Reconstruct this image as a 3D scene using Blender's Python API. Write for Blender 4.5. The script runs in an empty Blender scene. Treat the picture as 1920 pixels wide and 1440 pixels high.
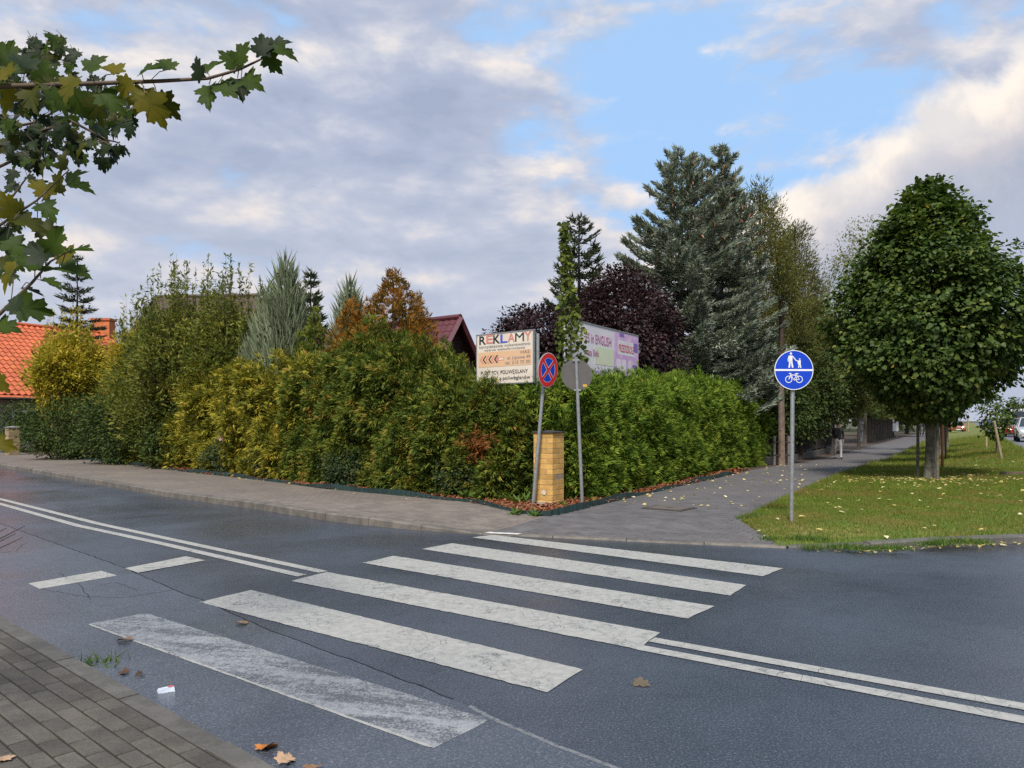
import bpy, bmesh, math, random
import numpy as np
from mathutils import Vector, Matrix
random.seed(11)
rng = np.random.default_rng(11)
R = math.radians
scene = bpy.context.scene
COL = scene.collection

# ------------------------------------------------------------------ camera
F, CX, HY, H = 1443.0, 960.0, 788.0, 1.6      # focal length in px of a 1920 frame, horizon row, eye height
cam = bpy.data.cameras.new('camera'); camo = bpy.data.objects.new('camera', cam); COL.objects.link(camo)
camo.location = (0, 0, H); camo.rotation_euler = (R(90), 0, 0)
cam.sensor_width = 36; cam.lens = F / 1920 * 36; cam.shift_y = (HY - 720) / 1920
scene.cycles.use_denoising = False; scene.cycles.use_adaptive_sampling = False; scene.cycles.sample_clamp_indirect = 3; scene.cycles.max_bounces = 6; scene.cycles.diffuse_bounces = 3; scene.cycles.glossy_bounces = 3; scene.cycles.transmission_bounces = 4
cam.clip_start = 0.05; cam.clip_end = 3000
scene.camera = camo

# ------------------------------------------------------------------ exposure, sun
scene.view_settings.view_transform = 'Standard'
try: scene.view_settings.look = 'None'
except Exception: pass
scene.view_settings.exposure = 0.62
scene.view_settings.gamma = 1.0
scene.view_settings.use_curve_mapping = False
SUN_EL, SUN_AZ = 50, 192        # azimuth clockwise from +Y: behind the camera
sl = bpy.data.lights.new('sun', 'SUN'); sl.energy = 3.3; sl.angle = R(12); sl.color = (1, .95, .88)
so = bpy.data.objects.new('sun', sl); COL.objects.link(so)
sd = Vector((math.sin(R(SUN_AZ)) * math.cos(R(SUN_EL)), math.cos(R(SUN_AZ)) * math.cos(R(SUN_EL)), math.sin(R(SUN_EL))))
so.rotation_euler = sd.to_track_quat('Z', 'Y').to_euler(); so.location = sd * 60

# ------------------------------------------------------------------ node helpers
class NT:
    def __init__(s, tree): s.t = tree; s.n = tree.nodes; s.l = tree.links
    def node(s, typ, ins=None, **kw):
        nd = s.n.new(typ)
        for k, v in kw.items(): setattr(nd, k, v)
        for k, v in (ins or {}).items(): s.put(nd.inputs[k], v)
        return nd
    def put(s, sock, v):
        if isinstance(v, bpy.types.NodeSocket): s.l.new(v, sock)
        elif isinstance(v, bpy.types.Node): s.l.new(v.outputs[0], sock)
        else: sock.default_value = v
    def math(s, op, a, b=None, c=None, clamp=False):
        nd = s.n.new('ShaderNodeMath'); nd.operation = op; nd.use_clamp = clamp
        for i, v in enumerate((a, b, c)):
            if v is not None: s.put(nd.inputs[i], v)
        return nd.outputs[0]
    def ss(s, lo, hi, v):
        nd = s.n.new('ShaderNodeMapRange'); nd.interpolation_type = 'SMOOTHSTEP'; nd.clamp = True
        s.put(nd.inputs['Value'], v); s.put(nd.inputs['From Min'], lo); s.put(nd.inputs['From Max'], hi)
        return nd.outputs['Result']
    def noise(s, vec, scale, detail=4, rough=.55, dist=0):
        nd = s.n.new('ShaderNodeTexNoise'); s.put(nd.inputs['Vector'], vec)
        nd.inputs['Scale'].default_value = scale; nd.inputs['Detail'].default_value = detail
        nd.inputs['Roughness'].default_value = rough; nd.inputs['Distortion'].default_value = dist
        return nd.outputs[0]
    def mix(s, f, a, b, blend='MIX'):
        nd = s.n.new('ShaderNodeMix'); nd.data_type = 'RGBA'; nd.blend_type = blend
        s.put(nd.inputs[0], f); s.put(nd.inputs[6], a if isinstance(a, (bpy.types.NodeSocket, bpy.types.Node)) else (*a[:3], 1))
        s.put(nd.inputs[7], b if isinstance(b, (bpy.types.NodeSocket, bpy.types.Node)) else (*b[:3], 1))
        return nd.outputs[2]
    def ramp(s, f, stops):
        nd = s.n.new('ShaderNodeValToRGB'); cr = nd.color_ramp
        while len(cr.elements) < len(stops): cr.elements.new(.5)
        for e, (p, c) in zip(cr.elements, stops): e.position = p; e.color = (*c[:3], 1)
        s.put(nd.inputs[0], f); return nd.outputs[0]

# ------------------------------------------------------------------ sky
w = bpy.data.worlds.new('World'); scene.world = w; w.use_nodes = True
t = NT(w.node_tree); t.n.clear()
sky = t.node('ShaderNodeTexSky', sky_type='NISHITA', sun_disc=False, sun_elevation=R(SUN_EL), sun_rotation=R(SUN_AZ),
             altitude=50, air_density=1.0, dust_density=1.2, ozone_density=1.0)
tc = t.node('ShaderNodeTexCoord'); dirv = tc.outputs['Generated']
sp = t.node('ShaderNodeSeparateXYZ', {0: dirv}); dx, dy, dz = sp.outputs
zc = t.math('MAXIMUM', dz, 0.0); zz = t.math('ADD', zc, .11)
uv = t.node('ShaderNodeCombineXYZ', {0: t.math('DIVIDE', dx, zz), 1: t.math('DIVIDE', dy, zz), 2: 0.0}).outputs[0]
az = t.math('MULTIPLY', t.math('ARCTAN2', dx, dy), 57.2958)
el = t.math('MULTIPLY', t.math('ARCSINE', zc), 57.2958)
ax_ = t.math('MULTIPLY', t.math('ARCTAN2', dx, dy), 1.0)
pv = t.node('ShaderNodeCombineXYZ', {0: t.math('MULTIPLY', dx, 1.0), 1: t.math('MULTIPLY', dy, 1.0), 2: t.math('MULTIPLY', zc, 2.3)}).outputs[0]
pl_ = t.node('ShaderNodeVectorMath', {0: pv, 1: (-.022, -.01, .055)}, operation='ADD').outputs[0]     # a step towards the light
def fbm(v): return t.math('ADD', t.math('MULTIPLY', t.noise(v, 3.1, 9, .53, .25), .62), t.math('MULTIPLY', t.noise(v, 8.0, 8, .56, .2), .38))
n0, n1 = fbm(pv), fbm(pl_)
relief = t.math('SUBTRACT', n0, n1)                   # > 0 where the cloud faces the light
left = t.ss(16, -5, az)
dens = t.math('SUBTRACT', t.math('ADD', n0, t.math('MULTIPLY', left, .115)), t.math('MULTIPLY', t.ss(6, 15, az), .035))
cov = t.ss(.455, .56, dens)
# the bank of cloud rising to the right
edge = t.math('ADD', t.math('MULTIPLY', t.math('MINIMUM', t.math('MAXIMUM', az, -25.0), 50.0), .43), 8.2)
nb = t.math('MULTIPLY', t.math('SUBTRACT', t.noise(dirv, 8.5, 8, .58, .25), .5), 9.0)
below = t.math('ADD', t.math('SUBTRACT', edge, el), nb)
bank = t.math('MULTIPLY', t.ss(-.2, 1.6, below), t.ss(2, 12, az))
n_dir2 = t.noise(dirv, 11.0, 7, .58, .2)
shade = t.math('ADD', t.math('ADD', t.math('MULTIPLY', relief, 2.4), .50), t.math('MULTIPLY', t.math('SUBTRACT', .56, dens), .9))
K = 10.0 * .69
def c(r, g, b): return (r * K, g * K, b * K)
ccol = t.ramp(shade, [(.25, c(.36, .42, .57)), (.46, c(.45, .50, .64)), (.60, c(.60, .625, .71)), (.74, c(.86, .80, .77)), (.88, c(.96, .88, .81))])
ccol = t.mix(t.ss(22, 5, el), ccol, t.ramp(shade, [(.3, c(.47, .52, .64)), (.5, c(.58, .615, .71)), (.66, c(.82, .75, .72)), (.8, c(.95, .83, .75))]))
bcol = t.ramp(t.math('DIVIDE', below, 13.0), [(.0, c(.88, .85, .83)), (.17, c(1.0, .90, .80)), (.36, c(.60, .58, .63)), (.58, c(.40, .45, .56)), (1, c(.46, .51, .64))])
bcol = t.mix(t.ss(.42, .62, n_dir2), bcol, t.mix(.5, bcol, c(.55, .58, .66)))
clear = t.mix(1.0, sky, (.50, .62, .78), 'MULTIPLY')
clear = t.mix(.85, clear, c(.42, .66, 1.0))
clear = t.mix(t.ss(16, 2, el), clear, c(.56, .66, .84))
out = t.mix(cov, clear, ccol)
out = t.mix(bank, out, bcol)
bg = t.node('ShaderNodeBackground', {'Color': out, 'Strength': .1})
t.l.new(bg.outputs[0], t.node('ShaderNodeOutputWorld').inputs[0])

# ------------------------------------------------------------------ scene helpers
def tag(o, label, cat, group=None):
    o['label'] = label; o['category'] = cat
    if group: o['group'] = group
    return o
def kind(o, k): o['kind'] = k; return o
def thing(name, label, cat, loc=(0, 0, 0), rz=0, group=None):
    o = bpy.data.objects.new(name, None); COL.objects.link(o); o.empty_display_size = .2
    o.location = loc; o.rotation_euler = (0, 0, rz)
    return tag(o, label, cat, group)
def mk(name, me, m=None, parent=None, world=False, smooth=False):
    if m is not None:
        me.materials.clear(); me.materials.append(m)
    if smooth: me.polygons.foreach_set('use_smooth', np.ones(len(me.polygons), bool))
    o = bpy.data.objects.new(name, me); COL.objects.link(o)
    if parent is not None:
        o.parent = parent
        if world: o.location = -Vector(parent.location)
    return o
def rot2(v, a): return (v[0] * math.cos(a) - v[1] * math.sin(a), v[0] * math.sin(a) + v[1] * math.cos(a))
class MB:
    def __init__(s): s.v = []; s.f = []; s.mi = []
    def add(s, vs, fs, mi=0):
        b = len(s.v); s.v += [tuple(x) for x in vs]; s.f += [tuple(b + i for i in f) for f in fs]; s.mi += [mi] * len(fs); return s
    def box(s, c, d, rz=0, mi=0, taper=1.0):
        x, y, z = d[0] / 2, d[1] / 2, d[2] / 2; vs = []
        for k in (-1, 1):
            tp = taper if k == 1 else 1
            for a, b in ((-1, -1), (1, -1), (1, 1), (-1, 1)):
                q = rot2((a * x * tp, b * y * tp), rz); vs.append((c[0] + q[0], c[1] + q[1], c[2] + k * z))
        return s.add(vs, [(3, 2, 1, 0), (4, 5, 6, 7), (0, 1, 5, 4), (1, 2, 6, 5), (2, 3, 7, 6), (3, 0, 4, 7)], mi)
    def tube(s, pts, rad, seg=8, mi=0, cap=True):
        pts = [Vector(p) for p in pts]; n = len(pts)
        if not hasattr(rad, '__len__'): rad = [rad] * n
        vs = []; ref = None
        for i, p in enumerate(pts):
            d = (pts[min(i + 1, n - 1)] - pts[max(i - 1, 0)]).normalized()
            if ref is None: ref = Vector((0, 0, 1)) if abs(d.z) < .9 else Vector((1, 0, 0))
            a = d.cross(ref).normalized(); b = d.cross(a)
            ref = -b if False else ref
            for k in range(seg):
                th = 2 * math.pi * k / seg
                vs.append(p + (a * math.cos(th) + b * math.sin(th)) * rad[i])
        fs = [(i * seg + k, i * seg + (k + 1) % seg, (i + 1) * seg + (k + 1) % seg, (i + 1) * seg + k) for i in range(n - 1) for k in range(seg)]
        if cap: fs += [tuple(range(seg)), tuple((n - 1) * seg + k for k in reversed(range(seg)))]
        return s.add(vs, fs, mi)
    def ribbon(s, pts, wd, fn, mi=0):     # flat strip; fn(x, y, off) maps to 3D
        n = len(pts); vs = []
        for i, p in enumerate(pts):
            a = pts[max(i - 1, 0)]; b = pts[min(i + 1, n - 1)]
            d = Vector((b[0] - a[0], b[1] - a[1])).normalized(); nx, ny = -d.y * wd / 2, d.x * wd / 2
            vs += [fn(p[0] + nx, p[1] + ny), fn(p[0] - nx, p[1] - ny)]
        return s.add(vs, [(2 * i, 2 * i + 1, 2 * i + 3, 2 * i + 2) for i in range(n - 1)], mi)
    def disc(s, c, r, fn, seg=40, r0=0, a0=0, a1=2 * math.pi, mi=0):   # flat disc / ring in a plane given by fn(u, v)
        vs = []; fs = []
        for k in range(seg + 1):
            a = a0 + (a1 - a0) * k / seg
            vs += [fn(c[0] + r * math.cos(a), c[1] + r * math.sin(a)), fn(c[0] + r0 * math.cos(a), c[1] + r0 * math.sin(a))]
        for k in range(seg): fs.append((2 * k, 2 * k + 2, 2 * k + 3, 2 * k + 1))
        return s.add(vs, fs, mi)
    def mesh(s, name):
        me = bpy.data.meshes.new(name); me.from_pydata(s.v, [], s.f); me.update()
        return me
    def build(s, name, m, parent=None, world=False, smooth=False):
        me = s.mesh(name)
        if isinstance(m, (list, tuple)):
            for x in m: me.materials.append(x)
            me.polygons.foreach_set('material_index', s.mi); m = None
        return mk(name, me, m, parent, world, smooth)

def np_mesh(name, V, Fq):
    """V (n,3) float, Fq (m,k) int -> mesh"""
    me = bpy.data.meshes.new(name); V = np.asarray(V, np.float32); Fq = np.asarray(Fq, np.int32)
    me.vertices.add(len(V)); me.vertices.foreach_set('co', V.ravel())
    m, k = Fq.shape
    me.loops.add(m * k); me.loops.foreach_set('vertex_index', Fq.ravel())
    me.polygons.add(m); me.polygons.foreach_set('loop_start', np.arange(0, m * k, k, dtype=np.int32))
    me.polygons.foreach_set('loop_total', np.full(m, k, np.int32)); me.update(calc_edges=True)
    return me
def unit(a): return a / np.maximum(np.linalg.norm(a, axis=-1, keepdims=True), 1e-9)

# leaf templates: (u along, v across, w out of plane), faces as triangles
T_LEAF = (np.array([(0, 0, 0), (.35, .5, .1), (1, 0, -.08), (.35, -.5, .1)], float), np.array([(0, 2, 1), (0, 3, 2)]))
T_HEART = (np.array([(0, 0, 0), (.05, .42, .07), (.45, .5, .09), (1, 0, -.12), (.45, -.5, .09), (.05, -.42, .07)], float), np.array([(0, 2, 1), (0, 3, 2), (0, 4, 3), (0, 5, 4)]))
def _spray():
    v = [(0, 0, 0)]; f = []
    for i, (a, l) in enumerate(((0, 1), (26, .86), (-28, .84), (54, .62), (-56, .64))):
        ca, sa = math.cos(R(a)), math.sin(R(a)); b = len(v); wd = .15 * (1 if i % 2 else -1)
        v += [(ca * l * .5 - sa * wd, sa * l * .5 + ca * wd, .03), (ca * l, sa * l, -.1)]; f += [(0, b, b + 1)]
    return np.array(v, float), np.array(f)
T_SPRAY = _spray()
T_SPIKE = (np.array([(.1, .5, 0), (.1, -.5, 0), (1.05, 0, 0), (.1, 0, .5), (.1, 0, -.5)], float), np.array([(0, 1, 2), (3, 4, 2)]))
T_BLADE = (np.array([(0, .5, 0), (0, -.5, 0), (1, 0, .25)], float), np.array([(0, 1, 2)]))
T_CHIP = (np.array([(0, .5, 0), (0, -.5, .1), (1, -.4, 0), (1, .5, .15)], float), np.array([(0, 1, 2), (0, 2, 3)]))

def leaf_mesh(name, Pt, D, N, L, W, tpl):
    tv, tf = tpl; n = len(Pt)
    D = unit(D); B = unit(np.cross(N, D)); N2 = np.cross(D, B)
    L = np.broadcast_to(L, (n,))[:, None, None]; W = np.broadcast_to(W, (n,))[:, None, None]
    V = Pt[:, None, :] + L * tv[None, :, 0:1] * D[:, None] + W * tv[None, :, 1:2] * B[:, None] + W * tv[None, :, 2:3] * N2[:, None]
    Fq = (np.arange(n)[:, None, None] * len(tv) + tf[None]).reshape(-1, 3)
    return np_mesh(name, V.reshape(-1, 3), Fq)
def rnd(n): return rng.normal(size=(n, 3))

# ------------------------------------------------------------------ materials
def base_mat(name):
    m = bpy.data.materials.new(name); m.use_nodes = True; q = NT(m.node_tree); q.n.clear()
    out = q.node('ShaderNodeOutputMaterial'); p = q.node('ShaderNodeBsdfPrincipled'); q.l.new(p.outputs[0], out.inputs[0])
    return m, q, p, out
def pmat(name, c1, c2=None, scale=6, rough=.75, bump=0, bscale=60, metal=0, spec=.4, obj_var=0, stops=None, detail=5, island=0, coat=0):
    m, q, p, out = base_mat(name)
    pos = q.node('ShaderNodeNewGeometry').outputs['Position']
    f = q.noise(pos, scale, detail, .6)
    if c2 is None: c2 = tuple(x * .82 for x in c1)
    col = q.ramp(f, stops) if stops else q.mix(q.ss(.35, .65, f), c1, c2)
    if obj_var:
        r = q.node('ShaderNodeObjectInfo').outputs['Random']
        col = q.mix(1, col, q.ramp(r, [(0, (1 - obj_var,) * 3), (1, (1 + obj_var * .6,) * 3)]), 'MULTIPLY')
    if island:
        r = q.node('ShaderNodeNewGeometry').outputs['Random Per Island']
        col = q.mix(1, col, q.ramp(r, [(0, (1 - island,) * 3), (1, (1 + island * .6,) * 3)]), 'MULTIPLY')
    q.put(p.inputs['Base Color'], col); p.inputs['Roughness'].default_value = rough; p.inputs['Metallic'].default_value = metal
    p.inputs['Specular IOR Level'].default_value = spec
    if coat: p.inputs['Coat Weight'].default_value = coat
    if bump:
        b = q.node('ShaderNodeBump', {'Height': q.noise(pos, bscale, 6, .65), 'Strength': bump, 'Distance': .02})
        q.put(p.inputs['Normal'], b.outputs[0])
    return m
def leafmat(name, stops, clump=1.2, trans=.35, w_clump=.5, rough=.65, spec=.12):
    """stops: colour ramp over a mix of a per-leaf random number and a clump-sized noise"""
    m, q, p, out = base_mat(name)
    g = q.node('ShaderNodeNewGeometry')
    nz = q.ss(.3, .7, q.noise(g.outputs['Position'], clump, 3, .6))
    f = q.math('ADD', q.math('MULTIPLY', g.outputs['Random Per Island'], 1 - w_clump), q.math('MULTIPLY', nz, w_clump))
    col = q.ramp(f, stops)
    q.put(p.inputs['Base Color'], col); p.inputs['Roughness'].default_value = rough; p.inputs['Specular IOR Level'].default_value = spec
    tr = q.node('ShaderNodeBsdfTranslucent', {'Color': q.mix(1, col, (1.15, 1.2, .7), 'MULTIPLY')})
    mx = q.node('ShaderNodeMixShader', {0: trans, 1: p.outputs[0], 2: tr.outputs[0]})
    q.l.new(mx.outputs[0], out.inputs[0]); return m
def emat(name, col, s):
    m, q, p, out = base_mat(name); p.inputs['Base Color'].default_value = (*col, 1)
    p.inputs['Emission Color'].default_value = (*col, 1); p.inputs['Emission Strength'].default_value = s; return m

# asphalt with wet-looking sheen patches
def asphalt(name, ca, cb, rough=.5, bump=.5):
    m, q, p, out = base_mat(name)
    pos = q.node('ShaderNodeNewGeometry').outputs['Position']
    big = q.noise(pos, .55, 5, .6, .4); fine = q.noise(pos, 75, 4, .8); mid = q.noise(pos, 7, 4, .6)
    col = q.mix(q.ss(.3, .7, big), ca, cb)
    col = q.mix(q.math('MULTIPLY', q.ss(.5, .72, fine), .75), col, (.24, .24, .25))
    col = q.mix(q.math('MULTIPLY', q.ss(.5, .3, fine), .6), col, (.015, .016, .018))
    col = q.mix(q.math('MULTIPLY', q.ss(.52, .7, mid), .25), col, tuple(x * .55 for x in ca))
    q.put(p.inputs['Base Color'], col)
    q.put(p.inputs['Roughness'], q.math('ADD', q.math('MULTIPLY', q.ss(.35, .65, q.noise(pos, .35, 4, .55, .6)), .26), rough - .12))
    p.inputs['Specular IOR Level'].default_value = .8
    h = q.math('ADD', q.noise(pos, 130, 2, .7), q.math('MULTIPLY', q.noise(pos, 40, 2), .5))
    q.put(p.inputs['Normal'], q.node('ShaderNodeBump', {'Height': h, 'Strength': bump, 'Distance': .008}).outputs[0])
    return m
def paint(name, wear, under, streak=False, colr=(.36, .352, .318)):
    m, q, p, out = base_mat(name)
    pos = q.node('ShaderNodeNewGeometry').outputs['Position']
    mp = q.node('ShaderNodeMapping', {'Vector': pos, 'Rotation': (0, 0, R(15.5))}).outputs[0]
    mp = q.node('ShaderNodeMapping', {'Vector': mp, 'Scale': (.35, 2.2, 1) if streak else (.8, 1.3, 1)}).outputs[0]
    a = q.noise(mp, 3.0, 6, .6); b = q.noise(pos, 75, 3, .75); c_ = q.noise(pos, 14, 5, .7)
    f = q.math('ADD', q.math('ADD', q.math('MULTIPLY', a, .42), q.math('MULTIPLY', b, .46)), q.math('MULTIPLY', c_, .18))
    k = q.ss(wear - .05, wear + .06, f)       # 1 = bare
    vr = q.node('ShaderNodeTexVoronoi', {'Vector': pos, 'Scale': 11.0}, feature='DISTANCE_TO_EDGE').outputs[0]
    crack = q.math('MULTIPLY', q.ss(.028, .008, vr), q.ss(.45, .58, q.noise(pos, 2.2, 3)))
    k = q.math('MAXIMUM', k, q.math('MULTIPLY', crack, .75))
    col = q.mix(k, q.mix(q.ss(.35, .65, c_), colr, tuple(x * .8 for x in colr)), under)
    q.put(p.inputs['Base Color'], col); p.inputs['Roughness'].default_value = .6
    q.put(p.inputs['Normal'], q.node('ShaderNodeBump', {'Height': q.noise(pos, 110, 3, .7), 'Strength': .35, 'Distance': .006}).outputs[0])
    return m
def paving(name, ca, cb, mortar, ang, bw=.2, rh=.1):
    m, q, p, out = base_mat(name)
    pos = q.node('ShaderNodeNewGeometry').outputs['Position']
    mp = q.node('ShaderNodeMapping', {'Vector': pos, 'Rotation': (0, 0, -ang)}).outputs[0]
    br = q.node('ShaderNodeTexBrick', {'Vector': mp, 'Color1': (*ca, 1), 'Color2': (*cb, 1), 'Mortar': (*mortar, 1), 'Scale': 1.0,
                'Mortar Size': .006, 'Mortar Smooth': .2, 'Bias': 0.0, 'Brick Width': bw, 'Row Height': rh})
    nz = q.noise(pos, .8, 5, .6)
    col = q.mix(1, br.outputs[0], q.ramp(nz, [(.3, (.82, .82, .84)), (.7, (1.15, 1.12, 1.08))]), 'MULTIPLY')
    col = q.mix(q.math('MULTIPLY', q.ss(.5, .75, q.noise(pos, 30, 4, .7)), .35), col, tuple(x * .6 for x in ca))
    q.put(p.inputs['Base Color'], col); p.inputs['Roughness'].default_value = .8
    h = q.math('SUBTRACT', q.math('MULTIPLY', q.noise(pos, 90, 3), .3), br.outputs[1])
    q.put(p.inputs['Normal'], q.node('ShaderNodeBump', {'Height': h, 'Strength': .4, 'Distance': .01}).outputs[0])
    return m

# ------------------------------------------------------------------ terrain
def sst(a, b, x):
    q = np.clip((np.asarray(x, float) - a) / (b - a), 0, 1); return q * q * (3 - 2 * q)
def G(px, py, z=0.0):
    d = (H - z) * F / (py - HY); return ((px - CX) * d / F, d)
FA, FB = np.array(G(905, 1003)), np.array(G(1478, 1029))      # the lowered kerb at the crossing
def lat(x, y): return (x - 9.6) * .86 - (y - 22) * .51           # metres to the right of the path's edge
def h(x, y):
    x = np.asarray(x, float); y = np.asarray(y, float)
    hp = .12 - .22 * sst(22, 34, y) * sst(-2, 4, x)
    hr = .3 * sst(13, 30, y)
    v = sst(0, 4.9, lat(x, y)); z = hp * (1 - v) + (hr + .07) * v
    ab = FB - FA; k = np.clip(((x - FA[0]) * ab[0] + (y - FA[1]) * ab[1]) / (ab @ ab), 0, 1)
    d = np.hypot(x - FA[0] - k * ab[0], y - FA[1] - k * ab[1])
    return .018 + (z - .018) * sst(-.1, 1.9, d)
def GT(px, py):
    z = .1
    for _ in range(8):
        x, y = G(px, py, z); z = float(h(x, y))
    return Vector((x, y, z))
def PX(px, py, Y): return Vector(((px - CX) * Y / F, Y, H + (HY - py) * Y / F))
def resample(pts, n):
    p = np.array([list(q)[:2] for q in pts], float); s = np.r_[0, np.cumsum(np.hypot(*np.diff(p, axis=0).T))]
    u = np.linspace(0, s[-1], n); return np.c_[np.interp(u, s, p[:, 0]), np.interp(u, s, p[:, 1])]
def loft(name, A, B, m, nu=60, nv=12, zf=h, off=0.0, parent=None, pre=False):
    if not pre: A = resample(A, nu); B = resample(B, nu)
    nu = len(A); f = np.linspace(0, 1, nv)
    XY = A[:, None] * (1 - f)[None, :, None] + B[:, None] * f[None, :, None]
    X, Y = XY[..., 0].ravel(), XY[..., 1].ravel(); Z = (zf(X, Y) if callable(zf) else np.full_like(X, zf)) + off
    i, j = np.meshgrid(np.arange(nu - 1), np.arange(nv - 1), indexing='ij'); a = (i * nv + j).ravel()
    Q = np.c_[a, a + nv, a + nv + 1, a + 1]
    # keep faces up
    e1 = np.array([X[Q[0, 1]] - X[Q[0, 0]], Y[Q[0, 1]] - Y[Q[0, 0]]]); e2 = np.array([X[Q[0, 3]] - X[Q[0, 0]], Y[Q[0, 3]] - Y[Q[0, 0]]])
    if e1[0] * e2[1] - e1[1] * e2[0] < 0: Q = Q[:, ::-1]
    return mk(name, np_mesh(name, np.c_[X, Y, Z], Q), m, parent, smooth=True)

# ================================================================== SETTING
DS = np.array([.79, -.613]); DS /= np.hypot(*DS)      # along the side street
NS = np.array([-DS[1], DS[0]])                        # across it, away from the camera
U = np.array([.51, .86]); U /= np.hypot(*U)           # along the path and the main road
UR = np.array([U[1], -U[0]])
ANG = math.atan2(DS[1], DS[0])
NK0, NKD = np.array(G(267, 1300, .05)), np.array([.747, -.665]); NKD /= np.hypot(*NKD); NKN = np.array([NKD[1], -NKD[0]])   # near kerb (NKN points to the camera's side)
def NK(s): return NK0 + NKD * s
def ML(s): return np.array([20.8, 31.3]) + U * s       # main road, near edge
K_L = [np.array((-60., 68.)), np.array((-34., 42.))] + [np.array(G(*p)) for p in ((0, 876), (312, 932), (495, 957), (600, 975), (725, 990), (815, 997))] + [FA]
K_R = [FB] + [np.array(G(*p)) for p in ((1540, 1032), (1600, 1032), (1725, 1029), (1920, 1018))] + [np.array(p) for p in ((8.3, 10.55), (9.5, 11.5), (10.3, 12.7))] + [ML(-19), ML(-15)]
v2 = lambda p: np.array(list(p)[:2])
CORNER = v2(GT(1027, 968))
E_L = [np.array((-48., 61.))] + [v2(GT(*p)) for p in ((47, 850), (104, 855), (240, 871), (364, 887), (495, 901), (600, 916), (704, 925), (824, 937), (886, 942), (941, 955), (985, 964))] + [CORNER]
PLS = np.array([6.99, 22.7]); PRS = np.array([9.6, 22.0])
E_R = [CORNER] + [v2(GT(*p)) for p in ((1060, 963), (1138, 944), (1260, 915), (1329, 900))] + [PLS, PLS + U * 6]
TIP = v2(GT(1390, 978))
PR_NEAR = [TIP, v2(GT(1425, 955)), v2(GT(1479, 930)), v2(GT(1535, 906)), PRS]

M_asph = asphalt('asphalt_dark', (.022, .028, .040), (.046, .055, .074), .28, .36)
M_asph_old = asphalt('asphalt_worn', (.036, .044, .058), (.062, .073, .094), .28, .25)
M_asph_main = asphalt('asphalt_main_road', (.075, .08, .09), (.10, .105, .115), .5, .3)
M_pave_side = paving('paving_side_footway', (.185, .155, .128), (.155, .13, .108), (.075, .062, .05), ANG)
M_pave_path = paving('paving_path', (.125, .115, .112), (.105, .096, .095), (.05, .046, .042), ANG)
M_pave_near = paving('paving_near_footway', (.098, .084, .068), (.08, .07, .057), (.035, .03, .022), math.atan2(NKD[1], NKD[0]))
M_kerb = pmat('kerb_concrete', (.17, .15, .125), (.105, .095, .08), 5, .85, .5, 45, obj_var=.18)
M_kerb2 = pmat('kerb_concrete_grey', (.125, .115, .10), (.085, .08, .07), 6, .85, .5, 45, obj_var=.15)
M_soil = pmat('garden_soil', (.075, .05, .032), (.045, .03, .02), 5, .95, .6, 30)
M_turf = pmat('turf', None or (.06, .085, .022), scale=1.1, rough=.95, bump=.4, bscale=25,
              stops=[(.3, (.22, .16, .055)), (.44, (.16, .15, .035)), (.56, (.09, .14, .02)), (.75, (.16, .16, .04))])
M_far = pmat('far_ground', (.06, .07, .03), (.08, .075, .04), .05, .95)

me = MB().add([(-1500, -1500, -.3), (1500, -1500, -.3), (1500, 1500, -.3), (-1500, 1500, -.3)], [(0, 1, 2, 3)])
kind(me.build('ground', M_far), 'structure')
poly = [p + (NS * .1 if i < len(K_L) else 0) for i, p in enumerate(K_L)] + [p + np.array((-.05, .08)) for p in K_R[:8]] + [ML(-17) - UR * .1, ML(-17) + UR * 9, np.array((26., -14.)), NK(25) , NK(-72)]
kind(MB().add([(p[0], p[1], 0) for p in poly], [tuple(reversed(range(len(poly))))]).build('road', M_asph), 'structure')
zmain = lambda x, y: .3 * sst(13, 30, y) + .004
kind(loft('main_road', [ML(-19), ML(40), ML(400)], [ML(-19) + UR * 7.4, ML(40) + UR * 7.4, ML(400) + UR * 7.4], M_asph_main, 160, 6, zmain), 'structure')

# old asphalt below the long seam
SEAM = [(-60, 960), (50, 1000), (140, 1032), (233, 1065), (327, 1107), (383, 1127), (500, 1180), (633, 1230), (693, 1250), (850, 1312), (933, 1353), (1040, 1398), (1150, 1440), (1400, 1560)]
sg = [np.array(G(*p)) for p in SEAM]
pp = [(p[0], p[1], .0035) for p in sg] + [(*(NK(6)), .0035), (*(NK(-6)), .0035)]
kind(MB().add(pp, [tuple(reversed(range(len(pp))))]).build('road_repair_strip', M_asph_old), 'structure')
M_tar = pmat('tar_seam', (.022, .023, .026), rough=.9, spec=.1)
def wob(pts, amp, n):
    q = resample(pts, n); q[1:-1] += rng.normal(size=(n - 2, 2)) * amp; return q
for nm, pts, wd, nn in (('road_crack', sg[:10], .012, 120), ('road_crack', [G(76, 1105), G(150, 1118), G(235, 1122), G(330, 1106)], .007, 40), ('road_crack', [G(110, 1075), G(150, 1098), G(170, 1125)], .006, 24),
                        ('road_crack', [G(0, 1037), G(30, 1034), G(42, 1022), G(52, 1018)], .006, 20), ('road_crack', [G(180, 1100), G(215, 1092), G(260, 1108)], .006, 20)):
    kind(MB().ribbon(wob(pts, .006, nn), wd, lambda x, y: (x, y, .0042)).build(nm, M_tar), 'structure')
M_gravel = pmat('seam_chippings', (.17, .175, .18), (.09, .095, .105), 40, .8)
kind(MB().ribbon(wob([G(880, 1325), G(933, 1353), G(1040, 1398), G(1150, 1440), G(1300, 1510)], .003, 60), .03, lambda x, y: (x, y, .0044)).build('seam_chippings', M_gravel), 'structure')

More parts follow.
